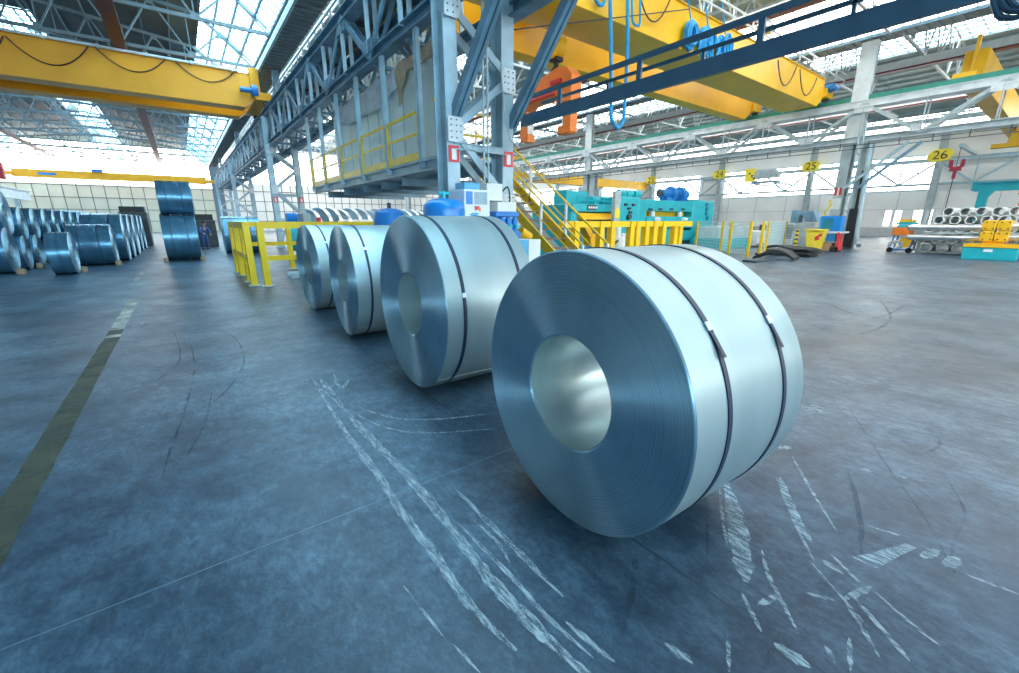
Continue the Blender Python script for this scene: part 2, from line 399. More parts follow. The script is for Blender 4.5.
# roofs: each bay has steep glazing beside its gutters and a sheeted roof between
def bay_roof(nm, a, b, sheet, wi, ze=11.3, zs=13.7, zr=14.9, gl=3.0, ridge=0, glass='skylight_glass', blind=None, glazed='left right'):
    mid = (a + b) / 2
    for side, e, sgn in (('left', a, 1), ('right', b, -1)):
        p0 = (e + sgn * .5, ze); p1 = (e + sgn * gl, zs); p2 = (mid - sgn * ridge, zr)
        ys_ = YE - .5 if side not in glazed else blind if (blind and side == 'left') else Y0
        g = MB(); g.add([(p0[0], ys_, p0[1]), (p0[0], YE, p0[1]), (p1[0], YE, p1[1]), (p1[0], ys_, p1[1]),
                         (p0[0], ys_, p0[1] + .05), (p0[0], YE, p0[1] + .05), (p1[0], YE, p1[1] + .05), (p1[0], ys_, p1[1] + .05)],
                        [(0, 1, 2, 3), (7, 6, 5, 4), (0, 3, 7, 4), (1, 5, 6, 2), (0, 4, 5, 1), (3, 2, 6, 7)])
        win = struct('window_%d' % wi, g, glass); wi += 1
        f = MB(); n = int((YE - Y0) / .75)
        for k in range(n + 1):
            y = Y0 + k * .75
            if y >= ys_: f.bar((p0[0], y, p0[1] - .05), (p1[0], y, p1[1] - .05), .045, .08)
        for t in (0, .25, .5, .75, 1):
            x = p0[0] + (p1[0] - p0[0]) * t; z = p0[1] + (p1[1] - p0[1]) * t - .12
            f.bar((x, Y0, z), (x, YE, z), .09, .14)
        struct('window_frame', f, 'steel_blue', win)
        r = MB(); r.add([(p1[0], Y0, p1[1]), (p1[0], YE, p1[1]), (p2[0], YE, p2[1]), (p2[0], Y0, p2[1]),
                         (p1[0], Y0, p1[1] + .12), (p1[0], YE, p1[1] + .12), (p2[0], YE, p2[1] + .12), (p2[0], Y0, p2[1] + .12)],
                        [(0, 1, 2, 3), (7, 6, 5, 4), (0, 3, 7, 4), (1, 5, 6, 2), (0, 4, 5, 1), (3, 2, 6, 7)])
        L_ = abs(p2[0] - p1[0]); n = max(3, int(L_ / 1.3))
        for k in range(n + 1):                                  # purlins under the sheeting
            t = k / n; x = p1[0] + (p2[0] - p1[0]) * t; z = p1[1] + (p2[1] - p1[1]) * t - .1
            r.bar((x, Y0, z), (x, YE, z), .07, .18, m=1)
        if ys_ > Y0:
            r.add([(p0[0], Y0, p0[1] + .06), (p0[0], ys_, p0[1] + .06), (p1[0], ys_, p1[1] + .06), (p1[0], Y0, p1[1] + .06),
                   (p0[0], Y0, p0[1] + .1), (p0[0], ys_, p0[1] + .1), (p1[0], ys_, p1[1] + .1), (p1[0], Y0, p1[1] + .1)],
                  [(0, 1, 2, 3), (7, 6, 5, 4), (0, 3, 7, 4), (1, 5, 6, 2), (0, 4, 5, 1), (3, 2, 6, 7)])
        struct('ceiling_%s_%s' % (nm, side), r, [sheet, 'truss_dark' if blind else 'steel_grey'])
    if ridge:
        yr = 44 if blind else Y0
        g = struct('window_%d' % wi, MB().box(mid - ridge, mid + ridge, yr, YE, zr + .02, zr + .08), glass); wi += 1
        f = MB()
        for k in range(int((YE - yr) / 1.0)): f.box(mid - ridge, mid + ridge, yr + k - .03, yr + k + .03, zr - .1, zr)
        for x in (-ridge, -ridge / 2, 0, ridge / 2, ridge): f.box(mid + x - .05, mid + x + .05, yr, YE, zr - .14, zr)
        if yr > Y0: struct('ceiling_%s_ridge' % nm, MB().box(mid - ridge, mid + ridge, Y0, yr, zr + .02, zr + .1), sheet)
        struct('window_frame', f, 'steel_blue', g)
    return wi
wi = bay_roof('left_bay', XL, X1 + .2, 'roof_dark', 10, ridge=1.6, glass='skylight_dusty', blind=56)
wi = bay_roof('middle_bay', X2 - .2, XR - .2, 'roof_green', wi, ze=12.9, zs=15.0, zr=16.2, ridge=2.5)
wi = bay_roof('right_bay', XR + .2, XW, 'roof_green', wi, ze=13.0, zs=15.4, zr=16.6, ridge=2.5, glazed='')
struct('trim_6', MB().box(6.85, 6.95, Y0, YE, 11.3, 13.0), 'wall_white')
def gutter(name, x, z=11.3):
    m = MB().box(x - .55, x + .55, Y0, YE, z - .15, z).box(x - .6, x - .52, Y0, YE, z - .1, z + .35).box(x + .52, x + .6, Y0, YE, z - .1, z + .35)
    for k in range(int((YE - Y0) / .5)): m.box(x - .57, x + .57, Y0 + k * .5, Y0 + k * .5 + .07, z - .2, z - .15)
    struct(name, m, 'gutter')
gutter('trim_2', 6.2); gutter('trim_3', XR, 12.9)
# ================================================================== ROOF TRUSSES
def roof_truss(label, a, b, y, ze=11.1, zs=13.35, zr=14.5, gl=3.0, group=None, mk='steel_grey'):
    t = thing('roof_truss', label, 'roof truss', ((a + b) / 2, y, ze), group)
    mid = (a + b) / 2
    def top(x):
        u = min(x - a, b - x)
        return ze + (zs - ze) * u / gl if u < gl else zs + (zr - zs) * (u - gl) / ((b - a) / 2 - gl)
    m = MB()
    xs = [a + .4, a + gl, mid, b - gl, b - .4]
    for p, q in zip(xs, xs[1:]): m.bar((p, y, top(p)), (q, y, top(q)), .14, .16)
    obj('top_chord', m, mk, t)
    obj('bottom_chord', MB().bar((a + .4, y, ze), (b - .4, y, ze), .14, .16), mk, t)
    n = 8; m = MB(); st = (b - a - .8) / n
    for k in range(n):
        p, q = a + .4 + k * st, a + .4 + (k + 1) * st; c = (p + q) / 2
        m.bar((p, y, ze), (c, y, top(c)), .08); m.bar((c, y, top(c)), (q, y, ze), .08)
        if 0 < k: m.bar((p, y, ze), (p, y, top(p)), .06)
        m.box(c - .16, c + .16, y - .05, y + .05, top(c) - .25, top(c))
        m.box(p - .16, p + .16, y - .05, y + .05, ze, ze + .22)
    obj('web', m, mk, t)
    return t
for nm, a, b in (('left', XL, X1), ('middle', X2, XR), ('right', XR, XW)):
    base = None; up = {'left': 0, 'middle': 1.7, 'right': 2.2}[nm]
    for i in range(16):
        y = (15.6 if nm == 'left' else 3.6) + 6 * i
        if y > 95: break
        lab = 'grey lattice roof truss over the %s bay, %s counted from the near end' % (nm, ORD[i])
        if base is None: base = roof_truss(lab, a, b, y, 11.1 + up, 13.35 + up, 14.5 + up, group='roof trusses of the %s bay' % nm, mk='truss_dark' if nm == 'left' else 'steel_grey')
        else: dup(base, ((a + b) / 2, y, 11.1 + up), lab)
# long red crane-less beams hung under the trusses
def red_beam(label, x, z, zt, wm, hang):
    t = thing('overhead_beam', label, 'beam', (x, 40, z))
    obj('flange', MB().box(x - .3, x + .3, Y0, YE, z, z + .1), 'red_beam', t)
    obj('web', MB().box(x - .14, x + .14, Y0, YE, z + .1, zt), wm, t)
    m = MB()
    for k in range(18): m.box(x - .08, x + .08, -8.5 + 6 * k, -8.3 + 6 * k, zt, hang)
    obj('hanger', m, 'steel_grey', t)
red_beam('dark red beam running overhead through the left bay, the one nearest the truss girder', -1.08, 10.78, 11.0, 'red_beam', 11.05)
red_beam('dark red beam running overhead along the far left of the left bay', -13.2, 10.78, 11.0, 'red_beam', 11.05)
red_beam('white beam with red underside high over the yellow double crane', 26.7, 12.2, 12.7, 'white_paint', 12.75)
red_beam('white beam with red underside just beyond the pipe-clad column', 44.0, 12.45, 13.1, 'white_paint', 13.25)
red_beam('white beam with red underside far over the right window wall', 57.0, 12.3, 13.0, 'white_paint', 13.25)
# ================================================================== RUNWAY GIRDERS
def girder(label, x, y0, zb, zt, n, mk_ch, mk_w, mk_d, group, L=24.0, rail='steel_blue', hs=.38, sp=.13):
    t = thing('runway_girder', label, 'girder', (x, y0, zb), group)
    y1 = y0 + L
    obj('bottom_chord', MB().ibeam((x, y0, zb), (x, y1, zb), .1 + 2 * sp, hs - .06, .035), mk_ch, t)
    m = MB(); m.ibeam((x, y0, zt), (x, y1, zt), .16 + 2 * sp, hs, .035)
    if sp > .2:
        for q_ in (-sp, sp): m.bar((x + q_, y0, zt), (x + q_, y1, zt), .04, hs)
    obj('top_chord', m, mk_ch, t)
    obj('crane_rail', MB().bar((x, y0, zt + hs / 2 + .06), (x, y1, zt + hs / 2 + .06), .10, .12), rail, t)
    P = L / n; xs = (x - sp, x + sp)
    for k in range(n):
        ya, yc, yb = y0 + k * P, y0 + (k + .5) * P, y0 + (k + 1) * P
        for u, v, nm in (((ya, zb), (yc, zt), 0), ((yc, zt), (yb, zb), 1)):
            for xx in xs: obj('diagonal', MB().bar((xx, u[0], u[1]), (xx, v[0], v[1]), .06, .19), mk_d, t)
        for yy in (ya + .001, yc) if k == 0 else (ya, yc):
            for xx in xs: obj('vertical', MB().bar((xx, yy, zb + .1), (xx, yy, zt - .1), .05, .13, up=(1, 0, 0)), mk_w, t)
        for yy, zz in ((yc, zt - .32), (ya, zb + .28)):
            g = MB()
            if sp < .2: g.box(x - sp - .06, x + sp + .06, max(y0, yy - .35), yy + .35, zz - .17, zz + .17)
            else: g.box(x - sp - .06, x - sp - .03, max(y0, yy - .5), yy + .5, zz - .2, zz + .2)
            g.disc_bolts([(x - sp - .06, yy + dy, zz + dz) for dy in (-.2, 0, .2) for dz in (-.08, .08) if yy + dy > y0], (-1, 0, 0), .02)
            obj('gusset_plate', g, mk_ch, t)
    return t
cz = ('nearest the camera', 'behind the twin column', 'second bay beyond the twin column', 'far end')
gA = None
for i, y in enumerate((-14.4, 9.6, 33.6, 57.6)):
    for x, nm in ((X1, 'left bay side'), (X2, 'middle bay side')):
        lab = 'blue-grey lattice runway girder on the %s, span %s' % (nm, ('over the camera end', 'just past the near twin column', 'past the second twin column', 'nearest the end wall')[i])
        if gA is None: gA = girder(lab, x, y, 6.66, 8.5, 5, 'steel_blue', 'steel_pale', 'steel_blue', 'central runway girders')
        else: dup(gA, (x, y, 6.66), lab)
gB = None
for i, y in enumerate((-16.8, 7.2, 31.2, 55.2)):
    lab = 'pale grey lattice runway girder with green rail, span %s' % ('right of the tall pipe-clad column', 'left of the tall pipe-clad column', 'behind the teal presses', 'at the far end wall')[i]
    if gB is None:
        gB = girder(lab, XR, y, 6.95, 9.05, 4, 'steel_white', 'steel_grey', 'steel_grey', 'right runway girders', rail='rail_green', hs=.42, sp=.42)
        for c in gB.children:
            if c.name.startswith('crane_rail'):
                c.data.clear_geometry(); mm = MB().box(-.16, .16, 0, 24, 2.32, 2.66); c.data.from_pydata(mm.v, [], mm.f); c['label'] = 'green crane rail beam'
    else: dup(gB, (XR, y, 6.95), lab)
# cross ties and a handrailed walkway joining the two central girders
t = thing('girder_walkway', 'grated walkway with slim handrail on top of the left runway girder', 'walkway', (6.3, 40, 8.7))
m = MB().box(6.0, 6.9, -14, 81, 8.66, 8.72)
for k in range(40): m.box(X1, X2, -14 + 2.4 * k - .06, -14 + 2.4 * k + .06, 8.5, 8.64)
obj('deck', m, 'gutter', t)
m = MB()
for z in (9.25, 9.8): m.bar((6.0, -14, z), (6.0, 81, z), .05)
obj('handrail', m, 'steel_grey', t)
m = MB()
for k in range(80): m.bar((6.0, -14 + 1.2 * k, 8.7), (6.0, -14 + 1.2 * k, 9.82), .05)
obj('baluster', m, 'steel_grey', t)
t = thing('cross_bracing', 'row of short cross ties under the bottom chords of the twin girders', 'bracing', (6.4, 40, 6.5))
for k in range(33):
    m = MB()
    if (k - 3) % 10: m.bar((X1, 2.4 + 2.4 * k, 6.46), (X2, 2.4 + 2.4 * k, 6.46), .09, .1)
    if (k - 3) % 10 not in (0, 9): m.bar((X1, 2.4 + 2.4 * k, 6.46), (X2, 4.8 + 2.4 * k, 6.46), .06, .08)
    if m.v: obj('cross_tie', m, 'steel_blue', t)
# ================================================================== CENTRAL TWIN COLUMNS
def twin_column(label, y, far=False):
    t = thing('twin_column', label, 'column', (6.2, y, 0), 'central twin columns')
    xa, xb = 5.4, 7.0
    for x in (xa, xb):
        l = MB()
        l.box(x - .17, x + .17, y - .26, y - .23, 0, 8.3); l.box(x - .17, x + .17, y + .23, y + .26, 0, 8.3); l.box(x - .02, x + .02, y - .23, y + .23, 0, 8.3)
        o = obj('leg', l, ['steel_pale'], t)
        obj('base_plate', MB().box(x - .3, x + .3, y - .4, y + .4, 0, .04).disc_bolts([(x + a, y + b, .04) for a in (-.24, .24) for b in (-.34, .34)], (0, 0, 1), .025, .04), 'steel_grey', o)
    obj('upper_post', MB().box(5.2, 7.2, y - .2, y + .2, 8.12, 8.28).box(6.22, 6.58, y - .18, y + .18, 8.28, 11.12), 'steel_blue', t)
    ns = [(xa, .7), (xb, 2.25), (xa, 3.85), (xb, 5.15), (xa, 6.35), (xb, 7.7)]
    for p, q in zip(ns, ns[1:]):
        for yy in (y - .29, y + .29): obj('lacing', MB().chan((p[0], yy, p[1]), (q[0], yy, q[1]), .07, .17, .02), 'steel_pale', t)
    for z in (3.5, 1.9):
        for yy in (y - .29, y + .29): obj('tie_bar', MB().chan((xa, yy, z), (xb, yy, z), .07, .15, .02), 'steel_pale', t)
    for x, z in ((xa, 3.85), (xb, 5.1), (xa, 6.35), (xb, 2.2), (xa, .8)):
        s = 1 if x == xa else -1; g = MB()
        g.prism([(x - .17 * s, z - .27), (x + .17 * s, z - .27), (x + .25 * s, z - .12), (x + .25 * s, z + .15), (x + .17 * s, z + .27), (x - .17 * s, z + .27)], 'Y', y - .345, y - .325)
        g.disc_bolts([(x + a * s, y - .345, z + b) for a in (-.09, .05, .16) for b in (-.18, -.05, .08, .2) if not (a > .1 and abs(b) > .1)], (0, -1, 0), .017, .015, m=1)
        obj('gusset_plate', g, ['steel_white', 'dark_machine'], t)
    if not far:
        for x in (5.50, 7.16):
            d = MB(); p, q = (x, 9.55, 4.0), (x, 7.1, 6.55)
            d.bar(p, q, .09, .22, ox=-.07); d.bar(p, q, .09, .22, ox=.07); d.bar(p, q, .1, .12)
            obj('knee_brace', d, 'steel_blue', t, label='dark blue diagonal brace rising towards the camera')
        d = MB()
        for x in (6.10, 6.22): obj('conduit', MB().tube([(x, y - .5, 1.6), (x, y - .5, 8)], .026, 8), 'steel_pale', t)
        d.tube([(6.72, y - .42, 8), (6.66, y - .45, 5.2), (6.70, y - .5, 4.4), (6.9, y - .5, 3.75), (7.25, y - .42, 3.6)], .022, 8)
        obj('conduit', d, 'steel_grey', t)
    return t
col0 = twin_column('near blue steel twin column with laced legs behind the second coil', 9.6)
colf = twin_column('second blue laced twin column beyond the platform', 33.6, True)
dup(colf, (6.2, 57.6, 0), 'third blue laced twin column, far along the left bay')
dup(colf, (6.2, 81.6, 0), 'farthest blue laced twin column before the end wall')
def safety_sign(label, c, wd, h):
    t = thing('safety_sign', label, 'sign', c, 'red and white column signs')
    x, y, z = c
    obj('plate', MB().box(x - wd / 2, x + wd / 2, y - .02, y, z - h / 2, z + h / 2), 'red', t)
    obj('panel', MB().box(x - wd * .22, x + wd * .22, y - .03, y - .02, z - h * .36, z + h * .3), 'white_paint', t, label='white inner panel')
    return t
s0 = safety_sign('red sign with white panel on left leg of the near twin column', (5.4, 9.335, 3.33), .28, .36)
dup(s0, (7.0, 9.335, 3.33), 'red sign with white panel on right leg of the near twin column')
dup(s0, (5.4, 33.335, 3.2), 'small red sign with white panel on left leg of the second twin column')
dup(s0, (7.0, 33.335, 3.2), 'small red sign with white panel on right leg of the second twin column')
# ================================================================== PLATFORM MACHINE
t = thing('service_platform', 'hanging steel platform with yellow railing carrying the pale blue machine housing', 'platform', (6.4, 15, 3.2))
m = MB().box(5.5, 7.45, 10.4, 23.4, 3.36, 3.42).ibeam((5.62, 10.4, 3.27), (5.62, 23.4, 3.27), .16, .3, .02).ibeam((7.42, 10.4, 3.27), (7.42, 23.4, 3.27), .16, .3, .02)
obj('deck', m, 'steel_pale', t)
for y in (12.9, 14.6, 16.4, 18.8, 21.2): obj('cross_beam', MB().ibeam((5.62, y, 2.98), (9.3, y, 2.98), .14, .26, .02), 'steel_blue', t)
HY = (11.25, 13.6, 16.0, 18.4, 20.9, 23.2)
for y in HY:
    obj('hanger', MB().chan((5.52, y, 3.2), (5.52, y, 6.5), .12, .16, .015, up=(0, 1, 0)), 'steel_pale', t)
for a, b in zip(HY, HY[1:]):
    m = MB(); a += .12; b -= .12
    m.bar((5.5, a, 4.6), (5.5, b, 4.6), .05, .07).bar((5.5, a, 4.08), (5.5, b, 4.08), .04, .06).bar((5.5, a, 3.52), (5.5, b, 3.52), .03, .2)
    m.bar((5.5, a, 3.4), (5.5, a, 4.63), .06).bar((5.5, b, 3.4), (5.5, b, 4.63), .06)
    obj('railing', m, 'rail_yellow', t, label='yellow railing panel with toe board')
m = MB()
m.bar((5.62, 10.5, 3.4), (5.62, 10.5, 4.75), .07).bar((5.52, 10.5, 4.74), (5.9, 10.5, 4.74), .06)
for x in (5.9, 7.4): m.bar((x, 10.45, 3.4), (x, 10.45, 4.55), .06)
for z in (4.55, 4.0): m.bar((5.9, 10.45, z), (7.4, 10.45, z), .05)
obj('end_railing', m, 'rail_yellow', t, label='yellow railing across the platform end')
t = thing('machine_housing', 'large pale blue sheet-metal machine housing on the hanging platform', 'machine', (6.8, 15, 3.42))
obj('casing', MB().box(5.85, 6.5, 11.0, 20.1, 3.43, 6.02), 'machine_blue', t, bevel=.03)
m = MB()
for k in range(9): m.box(5.835, 5.855, 11.0 + 1.0 * k - .02, 11.0 + 1.0 * k + .02, 3.5, 6.0)
obj('seam', m, 'steel_pale', t)
obj('roof_duct', MB().box(6.1, 6.4, 12, 18.5, 6.02, 6.1), 'steel_grey', t, bevel=.03)
def tarp(name, label, mk, y0, y1, drop, seed, x0=5.80, x1=6.45, z=6.12):
    rnd = random.Random(seed); n, k = 26, 14; vs = []; top = []
    for i in range(n + 1):
        y = y0 + (y1 - y0) * i / n
        dr = drop(i / n)
        for j in range(k + 1):
            u = j / k
            if u < .45: s = u / .45; p = (x1 + (x0 - x1) * s, y, z + .05 + .07 * math.sin(7 * s + 3 * y) + .12 * s * (1 - s) + .18 * math.sin(2.3 * y + seed) ** 2 * (1 - s))
            else: s = (u - .45) / .55; p = (x0 - .03 - .06 * math.sin(5 * y + 2 * s) * s - .03 * math.sin(13 * y + seed) * s, y + .05 * math.sin(6 * s + y), z + .06 - dr * s)
            vs.append(Vector(p))
    fs = [(i * (k + 1) + j, i * (k + 1) + j + 1, (i + 1) * (k + 1) + j + 1, (i + 1) * (k + 1) + j) for i in range(n) for j in range(k)]
    o = obj(name, MB().add(vs, fs), mk, smooth=60)
    so = o.modifiers.new('thick', 'SOLIDIFY'); so.thickness = .02
    return tag(o, label, 'tarpaulin')
tarp('tarpaulin', 'grey crumpled tarpaulin hanging over the side of the blue machine housing', 'tarp_grey', 13.3, 19.0, lambda s: .55 + .35 * math.sin(PI * s) + .1 * math.sin(9 * s), 2)
tarp('tarpaulin', 'brown canvas tarpaulin draped over the near corner of the machine housing', 'tarp_brown', 10.9, 13.2, lambda s: .2 + .75 * s ** 2 + .12 * math.sin(8 * s), 5)
# ================================================================== BLUE WALKWAY BEAMS (right of the twin column)
t = thing('overhead_walkway', 'dark blue beam with handrail crossing overhead from the near twin column to the upper right', 'walkway', (7.9, -2, 4.1))
for i, x in enumerate((7.5, 8.0)):
    obj('beam', MB().bar((x, 9.4, 4.29), (x, -9, 4.29), .1, .26) if i == 0 else MB().bar((x, 9.4, 4.37), (x, -9, 4.37), .1, .09), 'walk_blue', t)
    obj('handrail', MB().bar((x, 9.2, 4.80), (x, -9, 4.80), .06, .09) if i == 0 else MB().bar((x, 9.2, 4.76), (x, -9, 4.76), .05, .06), 'walk_blue', t)
    for k in range(4 if i == 0 else 3): obj('post', MB().bar((x, 8.0 - 2.2 * k - i, 4.4), (x, 8.0 - 2.2 * k - i, 4.76), .05, .10 - .05 * i), 'walk_blue', t)
for k in range(4): obj('cross_bar', MB().bar((7.5, 9.2 - 2.2 * k, 4.36), (8.0, 9.2 - 2.2 * k, 4.36), .08, .08), 'walk_blue', t)
# ================================================================== RIGHT COLUMNS
def pipe_column(label, y):
    t = thing('lattice_column', label, 'column', (XR, y, 0), 'right bay columns')
    for dy in (-.9, .1):
        l = MB(); yy = y + dy
        l.box(XR - .28, XR - .24, yy - .3, yy + .3, 0, 6.7).box(XR + .24, XR + .28, yy - .3, yy + .3, 0, 6.7).box(XR - .24, XR + .24, yy - .03, yy + .03, 0, 6.7)
        obj('leg', l, 'steel_grey', t)
    l = MB().box(XR - .26, XR + .26, y - .9, y + .2, 6.68, 6.78).box(XR - .2, XR - .15, y - .45, y + .45, 6.8, 12.72).box(XR + .15, XR + .2, y - .45, y + .45, 6.8, 12.72).box(XR - .15, XR + .15, y - .04, y + .04, 6.8, 12.72)
    obj('upper_shaft', l, 'steel_white', t)
    m = MB(); z = .3; k = 0
    while z < 6.6:
        a, b = (y - .9, y + .1) if k % 2 == 0 else (y + .1, y - .9)
        m.bar((XR - .22, a, z), (XR - .22, b, z + .9), .05, .09, up=(1, 0, 0)); z += .9; k += 1
    obj('lacing', m, 'steel_grey', t)
    return t
pc = pipe_column('tall grey column clad with pipes between the bays, beside the yellow bin', 10.6)
m = MB()
m.tube([(XR - .5, 9.45, 6.6), (XR - .5, 9.2, .9), (XR - .6, 9.05, .45), (XR - .9, 8.85, .25)], .14, 12); m.tube([(XR - .42, 9.9, 8), (XR - .42, 9.9, .1)], .06, 8); m.tube([(XR - .45, 10.15, 7.5), (XR - .45, 10.15, .1)], .05, 8)
obj('downpipe', m, 'steel_pale', pc)
m = MB().box(XR - .45, XR - .32, 9.4, 9.62, .3, 5.0).box(XR - .7, XR - .32, 9.35, 9.8, .1, 2.6)
obj('cable_tray', m, 'black', pc, label='black cable duct and switch boxes')
m = MB().box(XR - .3, XR - .29, 10.55, 10.95, 3.5, 4.0)
obj('notice', m, 'red', pc, label='red and white striped notice')
obj('notice', MB().box(XR - .31, XR - .3, 10.7, 10.8, 3.5, 4.0).box(XR - .3, XR - .29, 10.5, 11.0, 2.6, 3.3), 'white_paint', pc, label='white notice')
obj('hose_hanger', MB().tube([(XR - .35, 11.1, 3.2), (XR - .4, 11.0, 2.9), (XR - .35, 11.3, 2.4), (XR - .35, 11.2, 2.0)], .06, 8), 'bin_yellow', pc, label='yellow hose')
pf = pipe_column('grey lattice column between the bays, behind the teal presses', 34.2)
dup(pf, (XR, 58.2, 0), 'grey lattice column between the bays, second beyond the presses')
dup(pf, (XR, 82.2, 0), 'grey lattice column between the bays, nearest the end wall')
# knee brace tubes right of the pipe column
t = thing('tie_brace', 'pair of slanting pale braces right of the pipe-clad column', 'brace', (XR, 6, 4))
for px_, xx in ((0, XR - .75), (13, XR - .75)): obj('strut', MB().bar(AX(843 + px_, 189, xx), AX(909 + px_, 141.5, xx), .12, .17), 'steel_pale' if px_ == 0 else 'steel_blue', t)
t = thing('cable_ladder', 'thin dark cable ladder running just under the pale right runway girder', 'cable ladder', (XR - .7, 30, 6.4))
m = MB()
for z in (6.33, 6.56): m.bar((XR - .7, -10, z), (XR - .7, 80, z), .04)
for k in range(60): m.bar((XR - .7, -10 + 1.5 * k, 6.33), (XR - .7, -10 + 1.5 * k, 6.75), .04)
obj('ladder', m, 'dark_machine', t)
# ================================================================== RIGHT WALL: columns, crane beam and number signs
t = thing('wall_beam', 'pale blue lattice crane beam along the right window wall', 'girder', (XW - .6, 30, 6)); t['kind'] = 'thing'
obj('top_chord', MB().ibeam((XW - .6, Y0, 8.25), (XW - .6, YE - .3, 8.25), .3, .4, .03), 'steel_pale', t)
obj('bottom_chord', MB().ibeam((XW - .6, Y0, 5.75), (XW - .6, YE - .3, 5.75), .22, .25, .03), 'steel_pale', t)
m = MB()
for k in range(16):
    y = -12.8 + 6 * k
    m.bar((XW - .6, y, 8.1), (XW - .6, y + 3, 5.8), .16, .2); m.bar((XW - .6, y + 3, 5.8), (XW - .6, y + 6, 8.1), .16, .2); m.bar((XW - .6, y + 3, 5.8), (XW - .6, y + 3, 8.1), .12)
obj('web', m, 'steel_pale', t)
def text(body, size, loc, rot, mk, parent, name, ext=.004):
    c = bpy.data.curves.new(name, 'FONT'); c.body = body; c.size = size; c.align_x = 'CENTER'; c.align_y = 'CENTER'; c.extrude = ext; c.materials.append(M[mk])
    tmp = bpy.data.objects.new(name + '_outline', c); me = bpy.data.meshes.new_from_object(tmp); bpy.data.objects.remove(tmp)
    o = bpy.data.objects.new(name, me); COL.objects.link(o); o.rotation_euler = rot; o.parent = parent
    o.location = Vector(loc) - wl(parent); return o
wc = None
for k in range(9):
    y = 11.2 + 12.15 * (k - 2)
    lab = 'steel wall column on the right window wall, %s' % (('at the near end', 'right of the teal gantry', 'bearing the number 26', 'bearing the number 25', 'bearing the number 24', 'bearing the number 23', 'bearing the number 22', 'seventh from the near end', 'nearest the end wall')[k])
    if wc is None:
        wc = thing('wall_column', lab, 'column', (XW - .5, y, 0), 'right wall columns'); wc['kind'] = 'thing'
        l = MB(); x = XW - .5
        l.box(x - .3, x - .26, y - .3, y + .3, 0, 11).box(x + .26, x + .3, y - .3, y + .3, 0, 11).box(x - .26, x + .26, y - .03, y + .03, 0, 11)
        obj('shaft', l, 'steel_grey', wc)
        obj('bracket', MB().prism([(x - .3, 7.4), (x - .3, 8.05), (x - .9, 8.05)], 'Y', y - .12, y + .12), 'steel_grey', wc)
    else: dup(wc, (XW - .5, y, 0), lab)
    if 2 <= k <= 6:
        n = 28 - k; x = XW - 1.0
        sg = thing('number_sign', 'yellow lozenge sign numbered %d on the right wall' % n, 'sign', (x, y, 8.7), 'bay number signs')
        obj('plate', MB().prism([(y + a, 8.7 + b) for a, b in ((1.1, -.15), (.75, .5), (.2, .62), (-.7, .6), (-1.1, .15), (-.8, -.5), (-.2, -.62), (.7, -.6))], 'X', x - .03, x), 'sign_yellow', sg)
        text(str(n), 1.25, (x - .045, y, 8.68), (PI / 2, 0, -PI / 2), 'black', sg, 'numeral')
# ================================================================== CRANES
def arc(a, b, sag, n=14):
    a = Vector(a); b = Vector(b)
    return [a.lerp(b, i / n) - Vector((0, 0, sag * 4 * (i / n) * (1 - i / n))) for i in range(n + 1)]
YC = 33.5
t = thing('bridge_crane', 'yellow double-girder bridge crane spanning the left bay in front of the roof trusses', 'crane', (-7, YC, 8.8), 'yellow bridge cranes')
for i, (y, zb, zt) in enumerate(((YC, 8.72, 10.62), (YC + 3.1, 8.72, 10.3))):
    b = MB().prism([(-19, zb + .5), (-18.4, zb), (4.45, zb), (5.0, zb + .45), (5.0, zt), (-19, zt)], 'Y', y, y + 1.15)
    b.box(-19, 5.0, y - .06, y + 1.2, zt, zt + .04)
    obj('girder', b, 'crane_amber', t, bevel=.015)
e = MB().box(5.0, 5.9, YC - .5, YC + 4.8, 9.15, 9.6).box(4.9, 5.4, YC - .1, YC + .3, 9.6, 11.0)
ec = obj('end_carriage', e, 'crane_amber', t, bevel=.02)
obj('wheel', MB().cyl((5.48, YC - .2, 9.02), (5.72, YC - .2, 9.02), .21, 18).cyl((5.48, YC + 4.5, 9.02), (5.72, YC + 4.5, 9.02), .21, 18), 'dark_machine', ec)
obj('end_carriage', MB().box(-19.9, -19, YC - .5, YC + 4.8, 9.15, 9.6), 'crane_amber', t, bevel=.02)
mo = MB().cyl((4.25, YC - .35, 9.65), (4.85, YC - .35, 9.65), .15, 14).cyl((4.85, YC - .35, 9.65), (5.2, YC - .35, 9.65), .34, 16)
obj('drive_motor', mo, 'motor_blue', t, label='blue drive motor')
m = MB().cyl((-19, YC - .25, 10.66), (4.3, YC - .25, 10.66), .07, 8)
for k in range(12): m.box(-18 + 2 * k - .05, -18 + 2 * k + .05, YC - .33, YC, 10.58, 10.75)
obj('cable_track', m, 'steel_white', t)
m = MB()
for p, q, s in (((5, 36), (88, 46.5), 1.05), ((95, 47), (167, 57), .95), ((172, 58), (237, 69), .95)):
    m.tube(arc(AY(*p, YC - .1), AY(*q, YC - .1), s), .03, 6)
m.tube(arc(AY(-60, 30, YC - .1), AY(3, 36, YC - .1), 1.0), .03, 6)
obj('festoon_cable', m, 'cable_black', t)
t = thing('bridge_crane', 'distant low yellow bridge crane against the far end wall', 'crane', (-7, 90, 8), 'yellow bridge cranes')
obj('girder', MB().box(-17.2, 4.6, 90, 91, 7.75, 8.8), 'crane_amber', t)
for xq in (4.6, -18.4): obj('end_carriage', MB().box(xq, xq + 1.2, 89.4, 92, 8.0, 8.4), 'crane_amber', t)
obj('trolley', MB().box(-9.2, -8, 89.7, 91.5, 8.8, 9.2).box(-14.8, -13.0, 89.96, 90, 8.1, 8.4), 'motor_blue', t, label='blue hoist trolley and name plate')
